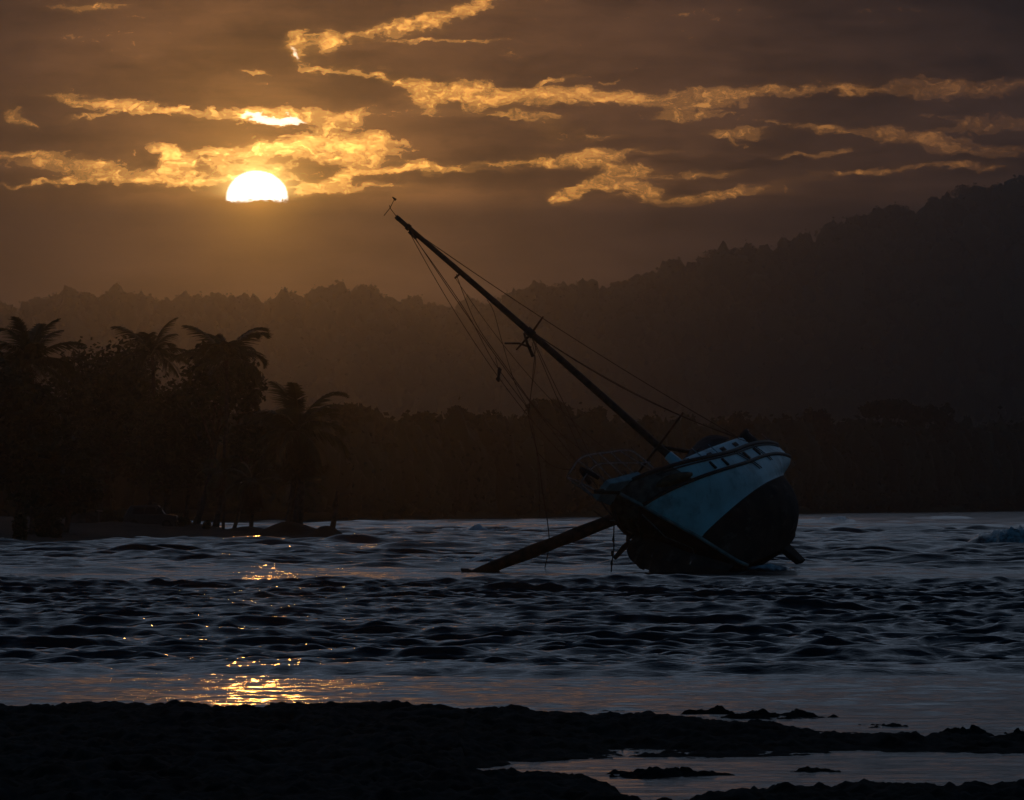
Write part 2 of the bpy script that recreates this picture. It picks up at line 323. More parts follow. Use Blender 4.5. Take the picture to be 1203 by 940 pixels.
# ------------------------------------------------------------------ sea
def sea():
    D = [20.0]
    while D[-1] < 1500:
        d = D[-1]
        if d < 44: s = .5
        elif d < 82: s = .09
        elif d < 172: s = .085
        elif d < 260: s = .15
        elif d < 420: s = .28
        else: s = d * d * .0000042
        D.append(d + s)
    D = np.array(D)
    core = np.linspace(-.125, .125, 880)
    side = np.concatenate([np.linspace(.126, .30, 110), [.33, .38, .46, .6, .85, 1.25]])
    T = np.concatenate([-side[::-1], core, side])
    yy, tt = np.meshgrid(D, T, indexing='ij'); xx = yy * tt
    xx = xx.ravel(); yy = yy.ravel()
    ls = np.concatenate([np.exp(rng.uniform(math.log(.28), math.log(.95), 50)), np.exp(rng.uniform(math.log(.8), math.log(3.2), 22))])
    chop = np.interp(yy, [20, 60, 66, 79, 82, 90, 140, 156, 160, 172, 190, 215, 260, 420, 700, 1500],
                         [.12, .12, .17, .26, .8, 1.1, 1.15, 1.05, .45, .24, .3, .8, 1.1, 1.3, 1.4, 1.5])
    rs = np.interp(yy, D[:-1], np.diff(D))
    patch = .6 + .8 * fbm(xx/9, yy/16, 3, 5)
    z = np.zeros_like(xx); ox = np.zeros_like(xx); oy = np.zeros_like(xx); sharp = np.zeros_like(xx)
    for L in ls:
        a = .0096 * L ** .6 * rng.uniform(.5, 1.3)
        th = rng.normal(0, .20 if L > .75 else .42); kx = math.sin(th) * 2*math.pi/L; ky = -math.cos(th) * 2*math.pi/L
        ph = kx*xx + ky*yy + rng.uniform(0, 6.28)
        # waves too short for the mesh at that distance are left to the ripple bump
        fade = np.clip((L/(yy*np.where(np.abs(xx) < yy*.126, .000285, .0016))-3)/3, 0, 1) * np.clip((L/rs-2.5)/2.5, 0, 1)
        A = a * fade; s_ = np.sin(ph); c_ = np.cos(ph)
        z += A*s_; ox += A*.65*math.sin(th)*c_; oy += A*.65*-math.cos(th)*c_; sharp += A*(2*math.pi/L)*s_
    am = chop * patch
    far = np.clip((yy-165)/60, 0, 1); If = np.nonzero(far > 0)[0]; xf, yf = xx[If], yy[If]; acc = np.zeros_like(xf); ac2 = np.zeros_like(xf)
    for L in np.exp(rng.uniform(math.log(1.6), math.log(17.0), 36)):
        a = .015 * L ** .5 * rng.uniform(.5, 1.3); th = rng.normal(0, .5)
        ph = (math.sin(th)*xf - math.cos(th)*yf)*2*math.pi/L + rng.uniform(0, 6.28); fd = np.clip((L/rs[If]-2.5)/2.5, 0, 1)
        acc += a*fd*(np.sin(ph)+.25*np.sin(2*ph+.6)); ac2 += a*fd*np.cos(ph)
    env = (.45 + 1.1*fbm(xf/14, yf/30, 3, 15))*far[If]
    z *= am; ox *= am; oy *= am; sharp *= am
    z[If] += acc*env; oy[If] -= ac2*env*.6
    foam = np.clip((sharp - .62) * 1.1, 0, .5) * (yy > 80)
    # breaking fronts: centre x, row distance, half width, height, near and far slope lengths, foam, skew
    px2x = lambda px, d: (px - 601.5) / F * d
    fronts = [(0, 158.5, 40, .42, .9, 5.0, .10, .10), (0, 144, 40, .42, .8, 3.5, .0, .05), (0, 132, 40, .34, .7, 3.0, .0, -.03), (0, 121, 40, .42, .7, 3.0, .0, .04), (0, 110, 40, .40, .6, 2.6, .0, -.02), (0, 101, 40, .42, .6, 2.4, .0, .03), (0, 94, 40, .36, .55, 2.2, .0, 0), (0, 88, 40, .42, .5, 2.0, .05, .02), (-6, 148, 9, .22, .8, 3.5, .0, .02), (6, 141, 14, .26, .8, 3.5, .0, .05), (-4, 128, 8, .26, .7, 3.0, .05, -.03),
              (6.5, 119, 9, .24, .7, 2.6, .05, .06), (-9, 113, 5, .22, .6, 2.4, .0, 0), (1.5, 106, 6, .26, .6, 2.4, .1, .05), (8, 99.5, 5, .28, .6, 2.2, .1, .08),
              (-7.5, 93, 5, .26, .55, 2.0, .1, 0), (2.8, 93, 3.4, .30, .55, 2.0, .25, .05), (9, 88, 5, .20, .5, 2.0, .0, .0), (-2, 86, 8, .20, .5, 1.8, .05, .02),
              (0, 81, 16, .16, .45, 1.6, .12, .01), (px2x(557, 209), 209, 1.7, .40, .8, 2.5, .75, 0), (px2x(760, 205), 206, 1.6, .25, .8, 3, .25, 0),
              (px2x(1200, 268), 268, 2.3, .85, 1.2, 5, .75, 0), (px2x(1150, 269), 269, 3.5, .3, 1.2, 5, .5, 0), (px2x(565, 400), 400, 1.9, .62, 1.2, 3, .85, 0), (px2x(600, 404), 404, 5.5, .36, 1.2, 4, .62, 0),
              (px2x(983, 560), 560, 1.8, .75, 1.5, 4, .85, 0), (px2x(960, 562), 562, 4, .4, 1.5, 4, .3, 0), (px2x(1075, 262), 262, 3.6, .38, 1.0, 4, .05, 0),
              (px2x(1000, 265), 267, 3.0, .22, 1.0, 4, .05, 0), (px2x(1080, 640), 640, 9, .55, 2, 8, .25, 0), (px2x(180, 240), 240, 4.5, .16, 1, 4, 0, 0),
              (px2x(60, 190), 190, 3.5, .18, .9, 3, 0, 0), (px2x(420, 300), 300, 4, .24, 1, 5, .15, 0), (px2x(250, 225), 226, 4, .18, 1, 4, 0, 0), (px2x(670, 330), 330, 5, .3, 1, 5, .2, 0)]
    for cx, cd, hw, h, wf, wb, fm, sk in fronts:
        I = np.nonzero((np.abs(yy-cd-sk*(xx-cx)) < 3*wb+3) & (np.abs(xx-cx) < hw*(1.12 if hw > 2.2 else 2.6)))[0]
        x_, y_ = xx[I], yy[I]
        yc = cd + sk*(x_-cx) + (fbm(x_/2.7, x_*0+cd, 4, 3)-.5)*2.6*min(1, hw/6)
        wx = np.clip(1.25 - ((x_-cx)/hw)**2, 0, 1) if hw > 2.2 else np.exp(-((x_-cx)/hw)**2)
        rag = .45 + 1.1*fbm(x_/3.6, y_/4.0, 3, int(cd)) + .22*(fbm(x_/.5, y_/.8, 3, int(cd)+7)-.5)
        if fm > .5: rag = .35 + 1.25*np.abs(fbm(x_/.8, y_/1.5, 5, int(cd))-.35)*1.8
        d = y_ - yc; pr = np.where(d < 0, np.exp(-(d/wf)**2), np.exp(-(d/wb)**2))
        z[I] += h*(.33 if 82 < cd < 150 else .62 if cd < 160 else .8)*wx*pr*rag
        if fm: foam[I] = np.maximum(foam[I], fm*np.sqrt(wx)*np.where(d < .3*wb, np.exp(-(d/(wf*1.8))**2), np.exp(-(d/wb)**2)))
    # wash where the hull meets the sea
    for cx, cd, sx, sy, h, fm in [(8.55, 190.6, 1.1, .7, .22, .9), (9.5, 191.6, .8, .7, .12, .55), (6.0, 189.2, 1.6, .25, .05, .35)]:
        I = np.nonzero((np.abs(xx-cx) < 3*sx) & (np.abs(yy-cd) < 3*sy))[0]; x_, y_ = xx[I], yy[I]
        e = np.exp(-((x_-cx)/sx)**2 - ((y_-cd)/sy)**2); z[I] += h*e*(.6+.8*fbm(x_/.4, y_/.4, 3, 9)); foam[I] = np.maximum(foam[I], fm*e)
    z += foam*(foam > .5)*(yy > 170)*(fbm(xx/.22, yy/.5, 3, 71)-.45)*.16
    o = mesh_np('sea', np.stack([xx+ox, yy+oy, z], 1), grid_faces(len(D), len(T)), M['water'], smooth=True)
    at_ = o.data.attributes.new('foam', 'FLOAT', 'POINT'); at_.data.foreach_set('value', foam.astype(np.float32))
    tag(o, kind='structure'); return o
sea()

# ------------------------------------------------------------------ foreground reef and its pools
def reef():
    D = np.concatenate([np.arange(18, 42, .35), np.arange(42, 79, .065)]); T = np.concatenate([np.linspace(-.45, -.125, 60), np.linspace(-.12, .12, 760), np.linspace(.125, .45, 60)])
    yy, tt = np.meshgrid(D, T, indexing='ij'); xx = (yy*tt).ravel(); yy = yy.ravel()
    px = 601.5 + F*xx/yy; py = HY + F*H/yy
    wob = (fbm(xx/.8, yy/2.2, 4, 21)-.5)
    top = np.interp(px, [-900, 0, 400, 560, 640, 720, 850, 1000, 1203, 2100], [828, 828, 830, 833, 834, 836, 845, 861, 866, 872]) + wob*14
    bot = np.interp(px, [-900, 500, 545, 600, 700, 900, 1203, 2100], [1500, 1500, 907, 897, 892, 887, 884, 880]) + wob*5
    low = np.interp(px, [-900, 500, 560, 640, 700, 745, 770, 850, 900, 1000, 1100, 1203, 2100], [905, 905, 911, 916, 924, 940, 950, 938, 933, 930, 929, 923, 900]) + wob*12
    e1 = np.minimum(py - top, bot - py); e2 = py - low
    e = np.maximum(e1, e2) / 14.0                       # >0 on the reef
    s = np.clip(e, -1, 1); near = np.clip((60-yy)/16, 0, 1)
    z = -.05 + np.interp(px, [450, 700, 1203], [.14, .10, .085])*s + np.clip(e, 0, 3)*.012 + near*.05*(e > 0)
    rough = (fbm(xx/.55, yy/.8, 5, 31)-.5)*.20 + (fbm(xx/.12, yy/.22, 4, 41)-.5)*.11 - np.abs(fbm(xx/.3, yy/.5, 3, 47)-.5)*.16 + .03
    ridge = np.abs(fbm(xx/1.4, yy/2.0, 4, 51)-.5)*-.3 + .05
    z = z + (rough + ridge*.6)*np.clip(.55+s*.6, .12, 1)
    z = np.where(yy > 77.5, -.5, z)
    o = mesh_np('reef', np.stack([xx, yy, z], 1), grid_faces(len(D), len(T)), M['rock'], smooth=True)
    tag(o, kind='structure')
reef()
def rock(px0, px1, py, hgt, label, cat='rock', seed=0, depth=None, rg=None):
    D = F*H/(py-HY); c = at((px0+px1)/2, py, D); w = (px1-px0)/F*D; dp = depth or max(.25, w*.28)
    n, m = 96, 40
    u = np.linspace(0, 2*math.pi, n, endpoint=False); r = np.linspace(1, 0, m)
    uu, rr_ = np.meshgrid(u, r); X_ = np.cos(uu)*rr_; Y_ = np.sin(uu)*rr_
    prof = np.maximum(0, 1-rr_**2)**.5
    nn = fbm(X_*w*1.6+seed*3.3, Y_*dp*2+5, 5, 60+seed)
    edge_ = 1 + (fbm(np.cos(uu)*2.5+seed, np.sin(uu)*2.5, 3, 80+seed)-.5)*.7
    X_ *= edge_; Y_ *= edge_
    z = prof*hgt*(.1+2.4*np.clip(nn-.22, 0, 1)) + (fbm(X_*w*6, Y_*dp*7, 4, 90+seed)-.5)*.13*prof - .06
    v = np.stack([X_*w/2, Y_*dp/2, z], 2).reshape(-1, 3)
    f = []
    for i in range(m-1):
        for k in range(n): f.append((i*n+k, i*n+(k+1) % n, (i+1)*n+(k+1) % n, (i+1)*n+k))
    o = mesh_np('rock', v, np.array(f), M['rock'], smooth=True); o.location = (c.x, D, 0)
    tag(o, label, cat, rg)
rock(695, 872, 911, .10, 'long low black rock ledge lying in the still pool in front of the reef', seed=1, rg='rocks around the reef', depth=1.1)
rock(905, 995, 906, .07, 'short flat black rock just right of the long ledge in the pool', seed=2, rg='rocks around the reef', depth=.8)
rock(800, 862, 838, .10, 'small knobbly rock at the left end of the outer reef edge, above the narrow channel', seed=3, rg='rocks around the reef')
rock(835, 1005, 843, .11, 'long jagged black rock strip along the outer edge of the reef', seed=4, rg='rocks around the reef', depth=1.3)
rock(985, 1090, 853, .07, 'broken flat rock between the long jagged strip and the rounded hump', seed=5, rg='rocks around the reef', depth=1.0)
rock(1100, 1165, 863, .15, 'rounded black rock hump standing highest on the right half of the reef', seed=6, rg='rocks around the reef', depth=.8)
rock(1165, 1235, 862, .09, 'low black rock cut by the right edge of the picture beside the rounded hump', seed=7, rg='rocks around the reef', depth=1.0)
rock(745, 775, 914, .10, 'tiny rock knob off the left tip of the long ledge in the pool', seed=8, rg='rocks around the reef')
rock(9, 17, 689, .30, 'small dark rock sticking up alone from the sea at far left', seed=9, rg='rocks around the reef', depth=.25)
rock(1050, 1110, 868, .06, 'thin dark rock sliver just left of the rounded hump at the reef edge', seed=10, rg='rocks around the reef')

# ------------------------------------------------------------------ palm spit on the left
def spit():
    px_ = np.concatenate([np.linspace(-1400, -50, 60), np.linspace(-45, 425, 330)]); s_ = np.linspace(0, 1, 90)
    v = []
    for p in px_:
        df = np.interp(p, [-1400, 0, 100, 200, 330, 380, 402, 425], [190, 268, 292, 322, 327, 330, 337, 345])
        db = np.interp(p, [-1400, 0, 215, 255, 330, 375, 402, 425], [620, 600, 560, 405, 392, 365, 350, 347])
        v.append([df, db])
    v = np.array(v); P, S = np.meshgrid(px_, s_, indexing='ij'); DD = v[:, :1]*(1-S) + v[:, 1:]*S
    DD = DD + (fbm(P/14, S*2, 3, 77)-.5)*5*(1-2*S)
    xx = (P-601.5)/F*DD
    crest = np.interp(px_, [-1400, 0, 120, 220, 300, 380, 402, 425], [1.5, 1.2, 1.1, .85, .52, .42, .22, -.15])[:, None]
    z = crest*np.clip(np.sin(np.pi*np.clip(S, 0, 1))**.6, 0, 1) - .22 + (fbm(xx/1.3, DD/2.6, 4, 87)-.5)*.16
    for mx_, md, r, h in [(294, 352, 1.5, .42), (345, 345, 2.1, .62), (388, 342, .95, .6), (330, 344, 1.2, .35), (228, 372, 1.4, .3), (150, 372, 3, .3)]:
        c = at(mx_, 600, md); z = z + h*np.exp(-((xx-c.x)/r)**2-((DD-md)/(r*1.6))**2)
    o = mesh_np('beach', np.stack([xx, DD, z], 2).reshape(-1, 3), grid_faces(len(px_), len(s_)), M['sand'], smooth=True)
    tag(o, kind='structure')
spit()

# ------------------------------------------------------------------ foliage
def leaf_cloud(lobes, n, size, seed=0, shell=.45, flat=.6):
    """quads scattered in ellipsoid lobes [(cx,cy,cz,rx,ry,rz)]"""
    g_ = np.random.default_rng(seed); L = np.array(lobes, float); wts = L[:, 3]*L[:, 5]; wts /= wts.sum()
    k = g_.choice(len(L), n, p=wts); d = g_.normal(size=(n, 3)); d /= np.linalg.norm(d, axis=1)[:, None]
    r = g_.uniform(shell**3, 1, n)**(1/3)
    # twig clumps
    c = L[k, :3] + d*r[:, None]*L[k, 3:]
    a = g_.normal(size=(n, 3)); a[:, 2] *= flat; a /= np.linalg.norm(a, axis=1)[:, None]
    b = np.cross(a, g_.normal(size=(n, 3))); b /= np.linalg.norm(b, axis=1)[:, None]
    s = size*g_.uniform(.55, 1.35, n)[:, None]
    v = np.stack([c - a*s, c + b*s*.55, c + a*s, c - b*s*.55], 1).reshape(-1, 3)
    return v, np.arange(4*n).reshape(-1, 4)
def rand_lobes(g_, rx, rz, n, sub=.42):
    out = []
    for i in range(n):
        th = g_.uniform(0, 6.28); ph = g_.uniform(-.5, 1.3); q = g_.uniform(.45, .8)
        s = sub*g_.uniform(.7, 1.3)
        out.append((math.cos(th)*math.cos(ph)*rx*q, math.sin(th)*math.cos(ph)*rx*q, math.sin(ph)*rz*q, rx*s, rx*s, rz*s*.9))
    return out
def branch_mb(base, top, lobes, r0, g_, nlimb=7, bend=.4):
    mb = MB(); base = Vector(base); top = Vector(top)
    pts = [base.lerp(top, t_) + Vector((math.sin(t_*3.1)*bend, math.sin(t_*2.3+1)*bend*.5, 0)) for t_ in np.linspace(0, 1, 8)]
    pts[0] = base
    mb.tube(pts, [r0*(1.35 if i == 0 else 1-.085*i) for i in range(8)], 8)
    for i in range(min(nlimb, len(lobes))):
        l = lobes[i]; s_ = pts[3 + i % 5]; e = Vector(l[:3]); mid = s_.lerp(e, .5) + Vector((0, 0, .25*(e-s_).length*g_.uniform(-.3, .5)))
        mb.tube([s_, s_.lerp(mid, .5), mid, mid.lerp(e, .6), e], [r0*.42, r0*.36, r0*.28, r0*.2, r0*.1], 6)
    return mb
def broadleaf(px, base_py, top_py, D, half_px, label, seed, name='broadleaf_tree', n=5200, leaf=.2, lobes_n=14, group=None, trunk_px=None, crown_low=None, r0=.22, lz=None):
    g_ = np.random.default_rng(seed)
    b = at(trunk_px if trunk_px is not None else px, base_py, D); tp = at(px, top_py, D); rx = half_px/F*D
    lowz = at(px, crown_low, D).z if crown_low else b.z + (tp.z-b.z)*.35
    cz = (lowz+tp.z)/2; rz = (tp.z-lowz)/2
    root = empty(name, b, label, 'tree', group)
    lob = [(l[0]+tp.x-b.x, l[1], l[2]+cz-b.z, *l[3:]) for l in rand_lobes(g_, rx, rz, lobes_n)]
    v, f = leaf_cloud(lob, n, leaf, seed)
    branch_mb((0, 0, -.3), (tp.x-b.x, 0, cz-b.z+rz*.2), lob, r0, g_, 9, .25).build('trunk', M['bark'], root, True)
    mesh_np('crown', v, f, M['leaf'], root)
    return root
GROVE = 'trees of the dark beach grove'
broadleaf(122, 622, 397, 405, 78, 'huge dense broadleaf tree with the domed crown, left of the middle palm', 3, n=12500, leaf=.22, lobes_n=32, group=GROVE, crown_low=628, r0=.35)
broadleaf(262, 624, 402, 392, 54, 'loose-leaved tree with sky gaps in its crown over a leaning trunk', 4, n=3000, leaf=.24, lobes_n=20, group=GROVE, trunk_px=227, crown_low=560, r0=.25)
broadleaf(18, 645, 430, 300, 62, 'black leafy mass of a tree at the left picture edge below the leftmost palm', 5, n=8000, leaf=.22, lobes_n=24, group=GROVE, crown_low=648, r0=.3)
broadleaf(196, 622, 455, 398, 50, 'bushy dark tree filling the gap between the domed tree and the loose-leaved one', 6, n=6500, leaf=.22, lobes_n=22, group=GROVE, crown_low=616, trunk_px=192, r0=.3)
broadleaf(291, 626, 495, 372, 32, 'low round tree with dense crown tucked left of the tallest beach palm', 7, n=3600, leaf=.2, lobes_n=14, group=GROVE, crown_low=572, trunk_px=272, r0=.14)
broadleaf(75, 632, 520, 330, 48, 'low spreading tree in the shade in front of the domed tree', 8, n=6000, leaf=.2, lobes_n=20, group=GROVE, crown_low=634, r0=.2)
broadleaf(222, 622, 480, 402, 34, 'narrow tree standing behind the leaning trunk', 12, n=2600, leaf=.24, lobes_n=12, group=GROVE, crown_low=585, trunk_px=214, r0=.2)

def frond_mesh(L, droop, seed, width=.55, dead=False):
    g_ = np.random.default_rng(seed); n = 46; tt = np.linspace(0, 1, n)
    # rachis in the x-z plane: leaves at an angle and bends down
    ang0 = 0.0; x = [0]; z = [0]
    for i in range(1, n):
        a = ang0 - droop*(tt[i]**1.5); x.append(x[-1]+math.cos(a)*L/n); z.append(z[-1]+math.sin(a)*L/n)
    x = np.array(x); z = np.array(z); V_ = []; F_ = []
    mbv = []
    for i in range(n):
        r = .035*(1-tt[i])+.006
        mbv.append([(x[i], -r, z[i]), (x[i], r, z[i]), (x[i], 0, z[i]-r*1.5)])
    for i in range(n):
        for p in mbv[i]: V_.append(p)
    for i in range(n-1):
        for k in range(3): F_.append((i*3+k, i*3+(k+1) % 3, (i+1)*3+(k+1) % 3, (i+1)*3+k))
    for i in range(4, n):
        w = width*math.sin(math.pi*min(1, .12+tt[i]*.86))**.6*g_.uniform(.75, 1.1)
        for sgn in (-1, 1):
            if g_.random() < (.25 if dead else .06): continue
            tx = x[i] + w*.55; dz = -w*g_.uniform(.55, 1.15); ty = sgn*w*.8
            hw = .028
            b_ = len(V_); mx_ = x[i]+w*.3; mz = z[i]+dz*.32
            V_ += [(x[i]-hw, 0, z[i]), (x[i]+hw, 0, z[i]), (mx_+hw, ty*.55, mz), (mx_-hw, ty*.55, mz), (tx, ty, z[i]+dz), (tx-.01, ty, z[i]+dz)]
            F_ += [(b_, b_+1, b_+2, b_+3), (b_+3, b_+2, b_+4, b_+5)]
    return np.array(V_), np.array(F_)
FR = {}
def get_frond(i, dead):
    key = (i, dead)
    if key not in FR:
        v, f = frond_mesh(1.0*3.0, [1.05, 1.7, 2.3, 2.7][i], 100+i, .70, dead)
        o = mesh_np('frond', v, f, M['dead_leaf' if dead else 'palm_leaf']); FR[key] = o.data; bpy.data.objects.remove(o)
    return FR[key]
def palm(crown_px, crown_py, base_px, base_py, D, scale, label, seed, nf=20, skirt=0, r=.16, bow=.3, trunks=None, up=1.0):
    g_ = random.Random(seed); b = at(base_px, base_py, D); c = at(crown_px, crown_py, D) - b
    root = empty('palm_tree', b, label, 'palm tree', 'palms on the beach spit')
    for (ox, oy, lx) in (trunks or [(0, 0, 0)]):
        mb = MB(); e = c + Vector((lx, 0, 0)); s0 = Vector((ox, oy, -.35)); pts = []; rad = []
        for i in range(14):
            q = i/13; pts.append(s0.lerp(e, q) + Vector((math.sin(q*math.pi)*bow, math.sin(q*math.pi)*bow*.5, 0)))
            rad.append(r*((1.9 if i == 0 else 1.45 if i == 1 else 1.15-.4*q) + .05*(i % 2)))
        mb.tube(pts, rad, 9); mb.build('trunk', M['bark'], root, True)
    for k in range(nf + skirt):
        dead = k >= nf; i = (3 if dead else g_.choice([0, 0, 1, 1, 2]))
        o = bpy.data.objects.new('frond', get_frond(i, dead)); COL.objects.link(o); o.parent = root
        azm = k*2.39996 + g_.uniform(-.25, .25)
        q = (k+.5)/nf
        elv = (R(82 - 95*q**.9*up) + g_.uniform(-.12, .12)) if not dead else R(g_.uniform(-78, -35))
        o.location = c + Vector((0, 0, .05)); s = scale*g_.uniform(.82, 1.12); o.scale = (s, s, s)
        o.rotation_euler = (g_.uniform(-.3, .3), -elv, azm)
    return root
palm(33, 425, 36, 640, 318, 1.15, 'leftmost tall palm rising above the black tree at the picture edge', 21, 24, 3)
palm(179, 416, 172, 622, 398, 1.12, 'middle palm whose crown shows between the domed tree and the loose-leaved tree', 22, 18, 0)
palm(266, 424, 252, 624, 384, 1.32, 'tall palm with upright bushy fronds above the loose-leaved tree', 23, 20, 0, up=.86)
palm(350, 508, 344, 626, 345, 1.25, 'tallest free-standing palm on the spit with a skirt of dead fronds and splayed trunks', 24, 19, 26, .17, .15, [(-.45, 0, -.1), (.35, .2, .1), (.05, -.3, .05)])
palm(347, 570, 352, 626, 351, .82, 'short palm half hidden behind the tallest palm with low arching fronds', 25, 9, 2, .12, .1, up=1.05)
palm(296, 566, 294, 627, 352, .78, 'small drooping palm left of the tallest palm on a mound', 26, 14, 8, .13, .05, up=1.1)
palm(262, 555, 262, 630, 366, .7, 'slim straight palm with its crown in the foliage, right of the leaning trunk', 27, 10, 4, .10, .03, up=1.1)
# bare trunk at the tip
b0 = at(389, 629, 342); sn = empty('dead_trunk', b0, 'bare broken palm trunk on a root mound at the tip of the spit', 'tree stump')
mb = MB(); tp = at(397, 578, 342) - b0
mb.tube([(0, 0, -.5), tp*.1, tp*.35+Vector((.03, 0, 0)), tp*.7, tp], [.34, .2, .155, .14, .12], 9); mb.build('trunk', M['bark'], sn, True)
mb = MB(); g_ = random.Random(5)
for k in range(12):
    a = k*.53; mb.tube([(0, 0, .25), (math.cos(a)*.4, math.sin(a)*.4, .08), (math.cos(a)*g_.uniform(.7, 1.1), math.sin(a)*.9, -.25)], [.09, .06, .03], 6)
mb.build('roots', M['bark'], sn, True)
def shrub(px0, px1, py, top, D, label, seed, n=700, leaf=.14):
    g_ = np.random.default_rng(seed); b = at((px0+px1)/2, py, D); w = (px1-px0)/2/F*D; h = (py-top)/F*D
    root = empty('shrub', b, label, 'shrub', 'shrubs under the grove')
    lob = [(g_.uniform(-.6, .6)*w, g_.uniform(-.4, .4)*w, h*g_.uniform(.3, .6), w*.45, w*.45, h*.42) for _ in range(7)]
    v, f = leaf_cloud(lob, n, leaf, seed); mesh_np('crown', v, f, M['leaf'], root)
    mb = MB()
    for l in lob: mb.tube([(0, 0, -.2), (l[0]*.5, l[1]*.5, l[2]*.5), l[:3]], [.03, .02, .008], 5)
    mb.build('stems', M['bark'], root)
shrub(203, 224, 621, 606, 372, 'low bush against the foot of the leaning trunk', 41, 500)
shrub(236, 249, 622, 611, 366, 'tiny two-lobed bush between the leaning trunk and the slim palm', 42, 260, .1)
shrub(40, 76, 640, 590, 312, 'tall shrub in the shade at the left edge of the grove', 43, 1500)
shrub(118, 150, 622, 596, 392, 'dark bush left of the parked car under the trees', 44, 1100)
shrub(8, 34, 645, 600, 296, 'dense bush hugging the water at far left', 45, 1200)

# parked car and shed under the trees
def parked_car():
    b = at(177, 622, 388); root = empty('parked_car', b, 'dark boxy car parked side-on under the grove beside the bush', 'car')
    prof = [(-1.75, .35), (-1.8, .8), (-1.7, 1.0), (-1.35, 1.62), (.55, 1.66), (1.0, 1.05), (1.8, .95), (1.88, .6), (1.85, .35)]
    mb = MB(); n = len(prof)
    pts = [(x, -.8 + (.09 if z > 1.2 else 0), z) for x, z in prof] + [(x, .8 - (.09 if z > 1.2 else 0), z) for x, z in prof]
    mb.poly(pts, [tuple(range(n)), tuple(reversed(range(n, 2*n)))] + [(i, n+i, n+(i+1) % n, (i+1) % n) for i in range(n)])
    o = mb.build('body', M['car_paint'], root); bv = o.modifiers.new('bevel', 'BEVEL'); bv.width = .05; bv.segments = 2
    for x0, x1 in ((-1.2, -.45), (-.38, .35), (.42, .78)):
        mb = MB(); mb.poly([(x0, -.805, 1.05), (x1+.12, -.805, 1.05), (x1, -.722, 1.5), (x0+.12, -.722, 1.5)], [(0, 1, 2, 3)])
        o = mb.build('window', M['glass'], root); sd_ = o.modifiers.new('solid', 'SOLIDIFY'); sd_.thickness = .03; sd_.offset = 1
    for x in (-1.1, 1.15):
        for y in (-.72, .72):
            w = empty('wheel', (x, y, .33)); w.parent = root
            mb = MB(); mb.tube([(0, -.1, 0), (0, .1, 0)], .33, 18); mb.build('tyre', M['tyre'], w)
            mb = MB(); mb.tube([(0, -.115, 0), (0, .115, 0)], .19, 14); mb.build('rim', M['trim'], w)
    for y in (-.55, .55):
        mb = MB(); mb.tube([(1.83, y, .72), (1.9, y, .72)], .1, 12); mb.build('headlight', M['glass'], root)
    mb = MB(); mb.box((1.9, 0, .45), (.12, 1.5, .16)); mb.build('bumper', M['trim'], root)
parked_car()
b = at(100, 625, 385); sh = empty('beach_shed', b, 'low board shed with a tin roof in the dark under the domed tree', 'shed')
mb = MB(); mb.box((0, .9, .7), (1.9, .08, 1.4)); mb.box((-.91, 0, .7), (.08, 1.72, 1.4)); mb.box((.91, 0, .7), (.08, 1.72, 1.4)); mb.box((-.45, -.9, .7), (1.0, .08, 1.4)); mb.box((.5, -.9, 1.25), (.9, .08, .3)); mb.build('walls', M['old_boards'], sh)
mb = MB(); mb.box((0, 0, 1.52), (2.3, 2.3, .06), Matrix.Rotation(.1, 3, 'Y')); mb.build('roof', M['tin'], sh)
mb = MB(); mb.box((.5, -.86, .54), (.8, .05, 1.08)); mb.build('door', M['wood_dark'], sh)

